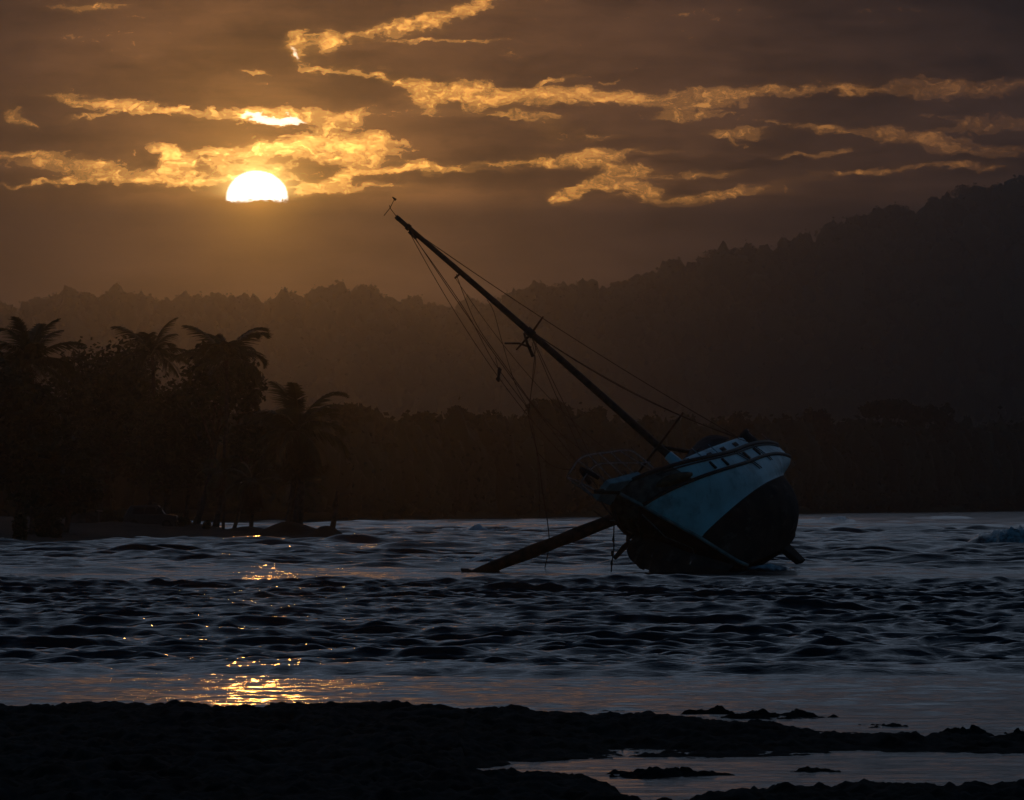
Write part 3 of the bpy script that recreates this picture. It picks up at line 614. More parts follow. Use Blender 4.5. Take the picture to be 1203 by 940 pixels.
# ------------------------------------------------------------------ far shore, forest, hills
SH_P = [-1500, 0, 380, 720, 1203, 2300]; SH_D = [560, 580, 600, 760, 1110, 1700]
def far_land():
    px_ = np.linspace(-1500, 2300, 240); s_ = np.linspace(0, 1, 40); P, S = np.meshgrid(px_, s_, indexing='ij')
    d0 = np.interp(P, SH_P, SH_D) + (fbm(P/40, P*0, 3, 5)-.5)*14; DD = d0 + (1400-d0)*S**2 * (d0 < 1400)
    xx = (P-601.5)/F*DD; z = -.35 + np.clip(S*16, 0, 1)*1.1 + S*3
    o = mesh_np('far_shore', np.stack([xx, DD, z], 2).reshape(-1, 3), grid_faces(240, 40), M['hill'], smooth=True); tag(o, kind='structure')
far_land()
def crown_set(trees, per, seed, leaf_k=.16):
    """merged crowns for the forest mass: (x,y,z_base,height,radius): a lumpy closed core and a fringe of leaf clumps"""
    g_ = np.random.default_rng(seed); T_ = np.array(trees); n = len(T_)
    def pos(k, d, r):
        lump = 1 + .16*np.sin(d[:, 0]*4+k*1.7)*np.cos(d[:, 2]*5+k) + .13*np.sin(d[:, 0]*9+d[:, 2]*8+k*2.9)
        rad = T_[k, 4]; hc = T_[k, 3]; vr = np.maximum(rad*.75, hc*.5)
        return np.stack([T_[k, 0]+d[:, 0]*rad*r*lump, T_[k, 1]+d[:, 1]*rad*r, T_[k, 2]+hc-vr+d[:, 2]*vr*r*lump], 1)
    k = np.repeat(np.arange(n), per); d = g_.normal(size=(n*per, 3)); d[:, 1] = -np.abs(d[:, 1]); d /= np.linalg.norm(d, axis=1)[:, None]
    c = pos(k, d, g_.uniform(.84, 1.06, n*per))
    a = g_.normal(size=(n*per, 3)); a[:, 2] *= .5; a /= np.linalg.norm(a, axis=1)[:, None]
    b = np.cross(a, g_.normal(size=(n*per, 3))); b /= np.linalg.norm(b, axis=1)[:, None]; s = (T_[k, 4]*leaf_k*g_.uniform(.5, 1.4, n*per))[:, None]
    v = np.stack([c-a*s, c+b*s*.7, c+a*s, c-b*s*.7], 1).reshape(-1, 3); f = np.arange(4*n*per).reshape(-1, 4)
    nu, nv = 14, 9
    th, ph = np.meshgrid(np.linspace(0, 2*math.pi, nu, endpoint=False), np.linspace(-1.5, 1.5, nv)); th = th.ravel(); ph = ph.ravel()
    dd = np.stack([np.cos(th)*np.cos(ph), np.sin(th)*np.cos(ph), np.sin(ph)], 1); m = nu*nv
    cv = pos(np.repeat(np.arange(n), m), np.tile(dd, (n, 1)), np.full(n*m, .93)*g_.uniform(.93, 1.05, n*m))
    ff = np.array([[r*nu+q, r*nu+(q+1) % nu, (r+1)*nu+(q+1) % nu, (r+1)*nu+q] for r in range(nv-1) for q in range(nu)])
    cf = (ff[None]+np.arange(n)[:, None, None]*m).reshape(-1, 4)+len(v)
    return np.vstack([v, cv]), np.vstack([f, cf])
# shoreline forest: one mass, its tops following the canopy line of the photograph
CAN_P = [-1500, 300, 380, 420, 470, 520, 570, 610, 650, 690, 720, 800, 900, 1000, 1060, 1110, 1203, 2300]
CAN_Y = [480, 485, 482, 478, 490, 487, 489, 486, 478, 482, 492, 494, 492, 494, 490, 495, 493, 500]
g_ = np.random.default_rng(3); trees = []
for i in range(2300):
    p = g_.uniform(-1100, 2000) if i % 3 == 0 else g_.uniform(250, 1300); ds = np.interp(p, SH_P, SH_D)
    q = g_.random()**1.6; d = ds + 4 + q*110
    hmax = H + (HY - np.interp(p, CAN_P, CAN_Y))/F*d
    h = hmax*g_.uniform(.55, .97)*(.45+.55*min(1, q*5+g_.random()*.7)); rad = h*g_.uniform(.22, .34)
    trees.append(((p-601.5)/F*d, d, .6, h, rad))
    if i % 2 == 0: trees.append(((p-601.5)/F*d, d-1, .2, h*.45, h*.3))
v, f = crown_set(trees, 60, 5, .12)
tag(mesh_np('shore_forest', v, f, M['far_leaf']), 'dark forest mass lining the far shore behind the wreck', 'forest', kind='stuff')

LEFT_P = [-1500, -300, 0, 50, 75, 95, 130, 150, 200, 235, 280, 340, 390, 430, 450, 480, 520, 560, 610, 640, 700, 2300]
LEFT_Y = [420, 380, 372, 366, 352, 350, 354, 356, 368, 360, 356, 354, 352, 348, 352, 358, 362, 366, 364, 362, 370, 480]
RIGHT_P = [-200, 400, 560, 620, 660, 700, 740, 780, 830, 870, 920, 960, 1000, 1040, 1090, 1130, 1203, 1500, 2300]
RIGHT_Y = [520, 430, 375, 352, 343, 341, 339, 326, 308, 304, 300, 288, 272, 260, 250, 240, 226, 170, 120]
def hill(name, P_, Y_, D, d_front, pad):
    px_ = np.linspace(-1500, 2300, 300); s_ = np.linspace(0, 1.35, 44); Pm, S = np.meshgrid(px_, s_, indexing='ij')
    zr = H + (HY - np.interp(Pm, P_, Y_))/F*D - pad
    DD = d_front + (D-d_front)*S; xx = (Pm-601.5)/F*(D*.35+DD*.65)
    z = np.where(S <= 1, zr*np.sin(np.clip(S, 0, 1)*math.pi/2)**1.25, zr*(1-(S-1)*1.2)) + (fbm(xx/60, DD/60, 4, 9)-.5)*14*np.clip(S, 0, 1)*(1-np.clip(S*1.0-.3, 0, .95)) - 1.2
    o = mesh_np(name, np.stack([xx, DD, z], 2).reshape(-1, 3), grid_faces(300, 44), M['hill'], smooth=True); tag(o, kind='structure')
    return xx, DD, z
def hill_forest(P_, Y_, D, d_front, pad, n, seed, lab, size):
    g_ = np.random.default_rng(seed); tr = []
    for i in range(n):
        p = g_.uniform(-500, 1700) if i % 4 == 0 else g_.uniform(-60, 1260)
        s = 1-abs(g_.normal(0, .05)) if i % 2 else g_.uniform(.15, 1.0)
        zr = H + (HY - np.interp(p, P_, Y_))/F*D - pad; dd = d_front+(D-d_front)*s
        z = zr*math.sin(min(1, s)*math.pi/2)**1.25-1.5; x = (p-601.5)/F*(D*.35+dd*.65)
        h = g_.uniform(.5, 1.0)*size*(1.55 if g_.random() < .14 else 1); tr.append((x, dd, z, h, h*g_.uniform(.3, .5)))
    v, f = crown_set(tr, 60, seed, .12)
    tag(mesh_np('hill_forest', v, f, M['far_leaf']), lab, 'forest', kind='stuff')
hill('far_hill', LEFT_P, LEFT_Y, 2300, 2000, 7.5); hill_forest(LEFT_P, LEFT_Y, 2300, 2000, 7.5, 3000, 8, 'hazy wooded ridge under the sun on the left', 10.0)
hill('near_hill', RIGHT_P, RIGHT_Y, 2150, 1900, 7.5); hill_forest(RIGHT_P, RIGHT_Y, 2150, 1900, 7.5, 3400, 9, 'dark wooded hillside climbing to the right', 10.0)

def far_tree(px, top, D, half, hgt_px, label, seed, name='forest_tree', flat=False, sparse=False, group='standout trees of far woods', cat='tree'):
    g_ = np.random.default_rng(seed); tp = at(px, top, D); h = hgt_px/F*D; rx = half/F*D
    
    if D < 1200: h = tp.z-.8
    b = Vector((tp.x, D, tp.z-h)); root = empty(name, b, label, cat, group)
    ch = h*(.30 if flat else .5)
    if flat: lob = [(x*rx, g_.uniform(-.3, .3)*rx, h-ch*g_.uniform(.15, .9)*(.3+abs(x)*.6)-ch*.1, rx*.36, rx*.4, ch*.2) for x in np.linspace(-.72, .72, 9)]
    else: lob = [(l[0], l[1], l[2]+h-ch*.55, *l[3:]) for l in rand_lobes(g_, rx, ch*.55, 11, .45)]
    v, f = leaf_cloud(lob, 420 if sparse else 1500, h*.035, seed, .2)
    mesh_np('crown', v, f, M['far_leaf'], root)
    branch_mb((0, 0, -2), (0, 0, h*.75), lob, h*.02, g_, 9, h*.02).build('trunk', M['bark'], root)
FT = [(1056, 468, 1030, 44, 118, 'wide flat-topped tree above the shore forest right of the wreck', 51, 'umbrella_tree', True, False),
      (1112, 476, 1072, 20, 108, 'loose round tree beside the flat-topped one on the right shore', 52, 'forest_tree', False, True),
      (403, 473, 632, 24, 108, 'rounded tree of the far shore just right of the tallest palm', 53, 'forest_tree', False, False),
      (497, 484, 682, 24, 98, 'dark domed tree of the far shore midway between palms and mast', 54, 'forest_tree', False, False),
      (546, 478, 707, 24, 102, 'pair-topped tree of the far shore left of the hanging ropes', 55, 'forest_tree', False, False),
      (580, 481, 724, 19, 100, 'pale small tree of the far shore left of the knotted ropes', 56, 'forest_tree', False, True),
      (643, 470, 754, 33, 112, 'broad tall tree of the far shore right behind the dangling ropes', 57, 'forest_tree', False, False),
      (664, 473, 764, 14, 106, 'narrow tree of the far shore between the broad tall one and the mast', 58, 'forest_tree', False, False),
      (695, 483, 780, 24, 100, 'round tree of the far shore under the leaning mast', 59, 'forest_tree', False, False),
      (862, 489, 890, 24, 94, 'round dark tree right behind the stern of the wreck', 60, 'forest_tree', False, False),
      (960, 486, 958, 26, 98, 'broad tree of the far shore between wreck and flat-topped tree', 61, 'forest_tree', False, False),
      (97, 343, 2290, 20, 42, 'tall broad tree crowning the left end of the hazy ridge', 62, 'ridge_tree', False, False),
      (163, 347, 2290, 16, 34, 'rounded tree on the hazy ridge above the middle palm', 63, 'ridge_tree', False, False),
      (432, 334, 2290, 18, 40, 'highest clump of the hazy ridge left of the masthead', 64, 'ridge_tree', False, False),
      (392, 338, 2290, 6, 34, 'thin spiky tree on the hazy ridge next to the highest clump', 65, 'ridge_tree', False, True),
      (337, 347, 2290, 14, 30, 'small round tree on the hazy ridge below the sun', 66, 'ridge_tree', False, False),
      (652, 334, 2140, 13, 32, 'sparse tree at the foot of the right ridge beside the crosstrees', 67, 'ridge_tree', False, True),
      (680, 333, 2140, 17, 30, 'domed tree on the right ridge just right of the crosstrees', 68, 'ridge_tree', False, False),
      (849, 292, 2140, 22, 32, 'wide-crowned tree on the middle of the right ridge', 69, 'ridge_tree', False, False),
      (922, 285, 2140, 9, 26, 'bare wispy tree on the right ridge past the wide-crowned one', 70, 'ridge_tree', False, True),
      (1012, 252, 2140, 17, 30, 'broad ragged tree on the right ridge at the first steep step', 71, 'ridge_tree', False, False),
      (1098, 231, 2140, 13, 30, 'smaller domed tree on the upper right ridge left of the largest one', 72, 'ridge_tree', False, False),
      (1136, 218, 2140, 18, 34, 'largest round tree on the upper right ridge', 73, 'ridge_tree', False, False),
      (1168, 217, 2140, 9, 30, 'slim upright tree near the top of the right ridge', 74, 'ridge_tree', False, False),
      (1197, 210, 2140, 10, 28, 'dark tree on the ridge cut by the right picture edge', 75, 'ridge_tree', False, False)]
for a in FT: far_tree(*a)

# ------------------------------------------------------------------ stranded sailing boat
def boat_matrix(psi, th, ph, loc):
    f0 = Vector((-math.sin(psi), -math.cos(psi), 0)); z = Vector((0, 0, 1)); p0 = z.cross(f0)
    f = f0*math.cos(ph) - z*math.sin(ph); u0 = z*math.cos(ph) + f0*math.sin(ph)
    u = u0*math.cos(th) - p0*math.sin(th); p = p0*math.cos(th) + u0*math.sin(th)
    m = Matrix((f, p, u)).transposed().to_4x4(); m.translation = loc; return m
boat = empty('sailboat', (0, 0, 0), 'wrecked white sailing boat heeled over in the shallows with its mast leaning left', 'sailboat')
BM = boat_matrix(R(22.0), R(47.0), R(8.7), (7.3, 192.0, 1.58)); boat.matrix_world = BM; BI = BM.inverted()
def b_at(px, py, D): return BI @ at(px, py, D)
# hull lines: level rows (height fwd, mid, aft; stem x; stern x; half beam; stern fullness; bow power)
LV = [  # z_f   z_m   z_a    xF    xA    hb   tr   pw
      (2.85, 1.48, 1.30, 5.05, -5.25, 1.98, .72, 2.9),   # cap rail
      (1.93, .90, .70, 4.28, -5.05, 2.00, .74, 2.7),    # rub rail
      (1.35, .60, .52, 3.85, -4.85, 1.98, .72, 2.4),
      (.70, .32, .42, 3.30, -4.60, 1.90, .68, 2.15),
      (0, .04, .30, 2.75, -4.35, 1.76, .58, 1.95),           # waterline
      (-.50, -.48, -.2, 2.45, -4.2, 1.72, .52, 1.9),
      (-1.0, -1.02, -.75, 2.15, -4.05, 1.48, .38, 1.85),
      (-1.38, -1.45, -1.1, 1.88, -3.9, .95, .28, 1.8),
      (-1.62, -1.72, -1.4, 1.55, -3.75, .14, .2, 1.7)]
LVa = np.array(LV)
def hull_pt(v, u, side):        # v 0..8 level, u 0 aft..1 fwd
    i = int(min(7, math.floor(v))); t_ = v-i
    def cub(col):
        a = LVa[:, col]; p1, p2 = a[i], a[i+1]; p0 = a[i-1] if i else 2*p1-p2; p3 = a[i+2] if i < 7 else 2*p2-p1
        return .5*((2*p1)+(-p0+p2)*t_+(2*p0-5*p1+4*p2-p3)*t_*t_+(-p0+3*p1-3*p2+p3)*t_**3)
    zf, zm, za, xf, xa, hb, tr, pw = (cub(c) for c in range(8))
    x = xa+(xf-xa)*u
    z = zm + (zf-zm)*max(0, (u-.45)/.55)**2 + (za-zm)*max(0, (.45-u)/.45)**2
    w = (u-.45)/.55 if u > .45 else (.45-u)/.45
    s = max(0., 1-w**pw)**.80 if u > .45 else tr+(1-tr)*(1-w**2.2)
    return Vector((x, side*(hb*s+.035), z))
def skin(v0, v1, nv, name, mt, off=0., thick=.0, us=None):
    us = us if us is not None else np.concatenate([np.linspace(0, .8, 34), np.linspace(.815, 1, 22)]); vs = np.linspace(v0, v1, nv)
    V_ = []
    for v in vs:
        for u in us: V_.append(hull_pt(v, u, 1))
        for u in us[::-1]: V_.append(hull_pt(v, u, -1))
    nc = len(us)*2; V_ = np.array([tuple(p) for p in V_]); fc = grid_faces(nv, nc)
    # stern closure
    st_ = [[r*nc, (r+1)*nc, (r+1)*nc+nc-1, r*nc+nc-1] for r in range(nv-1)]
    return V_, np.vstack([fc, np.array(st_)]), us
V_, f_, us_ = skin(1.0, 4.0, 22, '', None)
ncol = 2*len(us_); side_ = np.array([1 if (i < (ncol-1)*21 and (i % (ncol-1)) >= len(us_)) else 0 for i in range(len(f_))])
hull = mesh_np('hull', V_, f_, [M['boat_white'], M['antifoul_and_shade']], boat, True, side_)  # starboard topsides are white too; the dark material paints in their shade
V_, f_, _ = skin(4.0, 8.0, 26, '', None); mesh_np('hull_bottom', V_, f_, M['antifoul_and_shade'], boat, True)
V_, f_, _ = skin(0.0, 1.0, 6, '', None); ncol = 2*len(us_); side_ = np.array([1 if i < (ncol-1)*5 and (len(us_)-1-abs((i % (ncol-1))-(len(us_)-1)) >= np.searchsorted(us_, .835)) else 0 for i in range(len(f_))])
o = mesh_np('bulwark', V_, f_, [M['boat_white'], M['grey_wood']], boat, True, side_)
sd_ = o.modifiers.new('solid', 'SOLIDIFY'); sd_.thickness = .07; sd_.offset = -1
def rail(v, r, name, mt, u0=0., u1=1., dz=0., push=.02):
    us = np.linspace(u0, u1, 60)
    path = [hull_pt(v, u, 1)+Vector((0, push, dz)) for u in us] + [hull_pt(v, u, -1)+Vector((0, -push, dz)) for u in us[::-1]]
    mb = MB(); mb.tube(path, r, 8); return mb.build(name, mt, boat, True)
rail(1.0, .065, 'rub_rail', M['trim']); rail(0.0, .07, 'cap_rail', M['trim'], dz=.03); rail(.16, .03, 'bulwark_moulding', M['trim'], .02, .9)
rail(4.0, .02, 'boot_stripe', M['trim'], 0, .99, 0, .0)
# stem band: pale worn timber following the stem
mb = MB(); mb.tube([hull_pt(v, 1.0, 0)+Vector((.02, 0, 0)) for v in np.linspace(.2, 8, 40)], .062, 8); mb.build('stem_band', M['shed'], boat, True)
# deck
us = np.linspace(0, 1, 40); V_ = []
for u in us:
    a = hull_pt(.75, u, 1)
    for k in np.linspace(-1, 1, 9): V_.append((a.x, a.y*k*.98, a.z + .12*(1-k*k)))
mesh_np('deck', np.array(V_), grid_faces(40, 9), M['deck'], boat, True)
# keel and rudder
def slab(prof, hw, name, mt, bevel=.05):
    n = len(prof); mb = MB(); mb.poly([(x, -hw, z) for x, z in prof]+[(x, hw, z) for x, z in prof], [tuple(range(n)), tuple(reversed(range(n, 2*n)))]+[(i, n+i, n+(i+1) % n, (i+1) % n) for i in range(n)])
    o = mb.build(name, mt, boat); bv = o.modifiers.new('bevel', 'BEVEL'); bv.width = bevel; bv.segments = 2; return o
slab([(-1.75, -1.5), (-1.95, -2.36), (-2.5, -2.42), (-2.6, -1.4)], .10, 'keel', M['antifoul_and_shade'])
slab([(-3.6, -1.25), (-3.9, -.6), (-4.3, -.2), (-4.7, -.2), (-4.4, -.7), (-4.1, -1.2)], .06, 'rudder', M['antifoul_and_shade'], .03)
# cabin trunk
def cabin():
    xs = np.linspace(-3.6, 1.15, 24); V_ = []
    for x in xs:
        q = (x+3.6)/4.75; w = 1.42 - .28*q**2; top = 2.25 + .2*q; bz = .95
        pr = [(-w, bz), (-w*.97, top-.12), (-w*.9, top), (-w*.45, top+.11), (0, top+.15), (w*.45, top+.11), (w*.9, top), (w*.97, top-.12), (w, bz)]
        for y, z in pr: V_.append((x+(z-bz)*(-.16 if x > 1.1 else 0), y, z))
    F_ = grid_faces(24, 9).tolist(); o = None
    me = bpy.data.meshes.new('cabin'); me.from_pydata(V_, [], F_+[list(range(8, -1, -1)), list(range(23*9, 24*9))]); me.materials.append(M['boat_white'])
    o = bpy.data.objects.new('cabin', me); COL.objects.link(o); o.parent = boat; return o
cab = cabin()
for side in (1, -1):
    for x in (-2.6, -1.5, -.4):
        q = (x+3.6)/4.75; w = 1.42-.28*q**2
        mb = MB(); mb.box((x, side*(w*.985), 1.98+.16*q), (.30, .05, .11)); o = mb.build('window', M['glass'], cab); bv = o.modifiers.new('bevel', 'BEVEL'); bv.width = .02
        mb = MB(); mb.box((x, side*(w*.972), 1.98+.16*q), (.36, .05, .17)); mb.build('window_frame', M['trim'], o)
rl = MB()
for side in (1, -1): rl.tube([(-3.3, side*.95, 2.46), (-3.2, side*.95, 2.56), (-.6, side*.86, 2.66), (-.5, side*.86, 2.5)], .025, 6)
rl.build('handrail', M['wood_dark'], cab, True)
mb = MB(); mb.box((-.55, .0, 2.62), (.75, .8, .16)); o = mb.build('hatch', M['wood_dark'], boat); bv = o.modifiers.new('bevel', 'BEVEL'); bv.width = .03
# dark spray hood over the companionway
xs = np.linspace(0, 1, 14); V_ = []
for i, q in enumerate(xs):
    for k in np.linspace(-1, 1, 13): V_.append((-2.7+3.7*q-.1*abs(k), k*(1.3-.25*q), 2.25+.1*(1-q)+ (1-abs(k)**4)*(.12+.62*(1-q)**1.1)))
o = mesh_np('spray_hood', np.array(V_), grid_faces(14, 13), M['canvas'], boat, True); o.modifiers.new('s', 'SOLIDIFY').thickness = .03
# bulwark portlights (dark slots), nameplate, scupper stains are part of the paint
for u in (.71, .635, .46, .35):
    for side in (1, -1):
        p = hull_pt(.52, u, side); mb = MB(); mb.box(p+Vector((0, side*.012, .0)), (.16, .06, .34)); o = mb.build('portlight', M['glass'], boat); bv = o.modifiers.new('bevel', 'BEVEL'); bv.width = .03; bv.segments = 3
for side in (1, -1):
    V_ = []
    for u in np.linspace(.82, .945, 14):
        w_ = .5*math.sin(min(1, max(0, (u-.82)/.125))*math.pi)**.5
        for v in (.62-w_*.5, .62+w_*.5): V_.append(hull_pt(v, u, side)+Vector((.0, side*.02, 0)))
    o = mesh_np('nameplate', np.array([tuple(p) for p in V_]), grid_faces(14, 2), M['nameplate'], boat); o.modifiers.new('s', 'SOLIDIFY').thickness = .03
# bowsprit platform with its side boards
mb = MB()
mb.poly([(4.1, -.72, 2.82), (4.1, .72, 2.82), (5.85, .38, 3.16), (5.85, -.38, 3.16), (4.1, -.72, 2.52), (4.1, .72, 2.52), (5.85, .38, 2.96), (5.85, -.38, 2.96)],
        [(0, 3, 2, 1), (4, 5, 6, 7), (0, 1, 5, 4), (2, 3, 7, 6), (1, 2, 6, 5), (0, 4, 7, 3)])
o = mb.build('bow_platform', M['deck'], boat); bv = o.modifiers.new('bevel', 'BEVEL'); bv.width = .03; bv.segments = 2
mb = MB(); mb.tube([(3.3, 0, 2.5), (4.6, 0, 2.72), (6.3, 0, 3.1)], [.12, .11, .08], 10); mb.build('bowsprit', M['wood_dark'], boat, True)
# pulpit
pul = empty('pulpit'); pul.parent = boat
PT = [(4.2, 1.2, 2.5), (3.75, 1.0, 3.3), (3.45, .72, 3.72), (4.4, .6, 3.95), (5.5, .46, 4.2), (6.2, .33, 4.22), (6.62, 0, 4.1), (6.3, -.34, 4.13), (5.75, -.45, 4.05), (4.6, -.62, 3.42), (3.4, -.9, 2.9), (2.65, -1.3, 2.55)]
PM = [(4.1, 1.25, 2.7), (4.2, 1.0, 2.95), (4.95, .42, 3.72), (5.9, .36, 3.75), (6.35, 0, 3.66), (5.9, -.42, 3.62), (4.6, -.7, 3.05), (3.2, -1.1, 2.6)]
def smooth_path(P, k=6):
    P = [Vector(p) for p in P]; out = []
    for i in range(len(P)-1):
        p0, p1, p2, p3 = P[max(i-1, 0)], P[i], P[i+1], P[min(i+2, len(P)-1)]
        for q in np.linspace(0, 1, k+1)[:-1]: out.append(.5*((2*p1)+(p2-p0)*q+(2*p0-5*p1+4*p2-p3)*q*q+(3*p1-p0-3*p2+p3)*q**3))
    return out+[P[-1]]
for path, r in ((PT, .026), (PM, .02)):
    m2 = MB(); m2.tube(smooth_path(path), r, 7); m2.build('rail', M['steel'], pul, True)
for a_, b_ in (((5.5, .46, 4.2), (5.6, .44, 3.1)), ((4.9, .53, 4.06), (5.0, .58, 2.98)), ((4.3, .61, 3.93), (4.4, .68, 2.85)), ((3.75, .67, 3.8), (3.8, .95, 2.6)),
               ((6.2, .33, 4.22), (5.93, .36, 3.18)), ((6.3, -.34, 4.13), (5.93, -.36, 3.18)), ((5.4, -.5, 3.87), (5.4, -.52, 3.05)), ((4.6, -.62, 3.42), (4.6, -.66, 2.9)), ((3.6, -.86, 2.98), (3.6, -1.1, 2.5))):
    m2 = MB(); m2.tube([a_, b_], .02, 7); m2.build('stanchion', M['steel'], pul, True)
m2 = MB(); m2.tube(smooth_path([(6.0, .3, 3.35), (6.15, .25, 3.75), (5.95, .1, 4.0), (5.6, -.1, 3.9), (5.3, -.3, 3.6)]), .075, 7); m2.build('furled_sail', M['canvas'], boat, True)
m2 = MB(); m2.tube([(3.4, -.28, 2.95), (3.4, .28, 2.95)], .16, 12); m2.box((3.4, 0, 2.75), (.4, .3, .36)); m2.build('windlass', M['trim'], boat)
m2 = MB(); m2.tube([(5.5, -.42, 2.95), (5.5, -.5, 2.55), (5.5, -.55, 2.1)], .035, 7); m2.tube([(5.25, -.8, 2.3), (5.4, -.6, 2.1), (5.5, -.55, 2.05), (5.6, -.45, 2.1), (5.75, -.25, 2.3)], [.02, .04, .05, .04, .02], 7); m2.build('anchor', M['trim'], boat, True)
for x, y in ((4.6, .55), (4.6, -.55), (2.2, 1.5), (-.8, 1.85)):
    m2 = MB(); z0 = 3.0 if x > 4 else 2.05 if x > 2 else 1.52; m2.tube([(x-.16, y, z0+.1), (x+.16, y, z0+.1)], .03, 6); m2.tube([(x, y, z0-.1), (x, y, z0+.1)], .04, 6); m2.build('cleat', M['trim'], boat)
# side stanchions and lifelines
for s in (1, -1):
    tops = []
    for u in (.06, .2, .34, .48, .6, .7):
        p = hull_pt(0, u, s); h = .55
        m2 = MB(); m2.tube([p, p+Vector((0, -s*.02, h))], .017, 6)
        if s < 0 or u < .08 or u > .55: m2.build('stanchion', M['steel'], boat, True); tops.append(p+Vector((0, -s*.02, h)))
    m2 = MB()
    if s < 0: m2.tube(tops+[(2.65, s*1.3, 2.55)], .012, 5); m2.build('lifeline', M['rope'], boat)
# stern: pushpit, winches
m2 = MB(); m2.tube([(-4.2, 1.45, 1.75), (-4.3, 1.42, 2.35), (-5.1, 1.2, 2.4), (-5.3, .5, 2.42), (-5.3, -.5, 2.42), (-5.1, -1.2, 2.4), (-4.3, -1.42, 2.35), (-4.2, -1.45, 1.75)], .022, 7); m2.build('stern_rail', M['steel'], boat, True)
for x, y in ((-4.2, 1.3), (-4.2, -1.3), (-4.55, 1.15)):
    m2 = MB(); m2.tube([(x, y, 1.5), (x, y, 1.95), (x, y, 2.0), (x, y, 2.2), (x, y, 2.24), (x, y, 2.36)], [.2, .18, .15, .15, .2, .19], 14); m2.build('winch', M['trim'], boat, True)
m2 = MB(); m2.box((-3.6, 0, 1.95), (1.7, 2.0, .5)); o = m2.build('cockpit_coaming', M['boat_white'], boat)
# mast
MT = 15.6
def mp_(z, y=0., dx=0.): q = (z-2)/13.6; return (-.75+.85*q+dx, .12*(1-q)+.05*math.sin(q*3.14)+y, z)
mast = MB(); mz = np.linspace(1.9, MT, 20); mast.tube([mp_(z) for z in mz], [.135-.055*((z-2)/13.4)**1.5 for z in mz], 12)
mast = mast.build('mast', M['wood_dark'], boat, True)
def mpart(name, mt, path, r, n=7, par=None):
    m2 = MB(); m2.tube(path, r, n); return m2.build(name, mt, par or mast, True)
mpart('mast_boot', M['boat_white'], [mp_(2.2), mp_(3.25)], [.23, .165], 14)
mpart('spreader', M['wood_dark'], [mp_(9.55, -.8), mp_(9.5), mp_(9.55, .75)], [.03, .045, .03])
mpart('spreader', M['wood_dark'], [mp_(12.75, -.3), mp_(12.7), mp_(12.7, .05)], [.035, .045, .03])
mpart('crosstree', M['wood_dark'], [mp_(3.62, -1.2, .14), mp_(3.66, 0, .16), mp_(3.74, 1.55, .14)], [.045, .05, .035])
mpart('broken_fitting', M['wood_dark'], [mp_(10.0, -.9), mp_(9.6, -.55), mp_(9.2, -.38)], [.03, .035, .04])
mpart('broken_fitting', M['wood_dark'], [mp_(9.7, -.15), mp_(9.4, -.36), mp_(8.95, -.58)], [.045, .05, .065])
mpart('mast_band', M['trim'], [mp_(MT-.55), mp_(MT-.42)], .12, 10)
mpart('mast_band', M['trim'], [mp_(9.4), mp_(9.7)], .15, 10)
mpart('sheave_box', M['trim'], [mp_(MT-.95, -.1), mp_(MT-.6, -.1)], [.08, .06], 8)
mpart('masthead_cap', M['trim'], [mp_(MT-.06), mp_(MT+.08)], [.095, .075], 10)
vane = mpart('wind_vane', M['trim'], [mp_(MT), mp_(MT+.42, .1), mp_(MT+.5, .16)], .013, 6)
mpart('vane_arm', M['trim'], [mp_(MT+.52, .42, -.1), mp_(MT+.42, .1), mp_(MT+.4, -.22, .1)], .014, 6, vane)
mpart('vane_cup', M['trim'], [mp_(MT+.46, .42, -.1), mp_(MT+.62, .42, -.1)], [.05, .02], 7, vane)
boom = mpart('boom', M['wood_dark'], [mp_(3.62, 0, -.1), (-2.6, .0, 3.15), (-4.7, -.1, 2.75)], [.06, .075, .06], 9, boat)
# standing rigging (wires belong to the boat)
def wire(a, b_, sag, name, r=.013, n=26, par=None):
    a = Vector(a); b_ = Vector(b_); dn = (BI.to_3x3() @ Vector((0, 0, -1)))
    pts = [a.lerp(b_, q) + dn*(sag*4*q*(1-q)) for q in np.linspace(0, 1, n)]
    m2 = MB(); m2.tube(pts, r, 5); return m2.build(name, M['rope'], par or boat)
mh = mp_(MT-.5)
wire(mp_(MT-.45), (-4.9, 1.0, 1.75), .22, 'backstay', .015)
wire(mp_(9.3, .1), (-4.6, 1.3, 1.7), .40, 'running_backstay', .015)
wire(mp_(9.3, .1), (-3.4, 1.5, 1.8), .3, 'shroud', .011)
wire(mh, (6.1, .1, 3.2), .3, 'forestay', .014)
wire(mp_(MT-.6, -.1), (3.9, -.75, 3.1), .9, 'shroud', .013)
wire(mp_(12.75, -.28), (4.3, .6, 3.9), .5, 'shroud', .011)
wire(mp_(9.4, -.1), (4.4, -.65, 3.3), .1, 'shroud', .013)
wire(mp_(9.35, -.1), (3.4, -.9, 2.9), .1, 'shroud', .013)
# slack halyards drawn at the boat's own distance
def rope_px(pts, r, name='halyard', D=191.0, sm=True):
    P = [at(x, y, D) for x, y in pts]; out = []
    for i in range(len(P)-1):
        p0, p1, p2, p3 = P[max(i-1, 0)], P[i], P[i+1], P[min(i+2, len(P)-1)]
        for q in np.linspace(0, 1, 9)[:-1]:
            out.append(.5*((2*p1)+(p2-p0)*q+(2*p0-5*p1+4*p2-p3)*q*q+(3*p1-p0-3*p2+p3)*q**3))
    out.append(P[-1]); m2 = MB(); m2.tube([BI @ p for p in out], r, 5); return m2.build(name, M['rope'], boat)
rope_px([(481, 271), (545, 362), (580, 425), (622, 482)], .013)
rope_px([(536, 322), (547, 352), (562, 385), (590, 425), (640, 492), (690, 534)], .013)
rope_px([(572, 352), (580, 366), (590, 402), (605, 450), (621, 480)], .011)
rope_px([(625, 402), (629, 425), (624, 460), (621, 482)], .012)
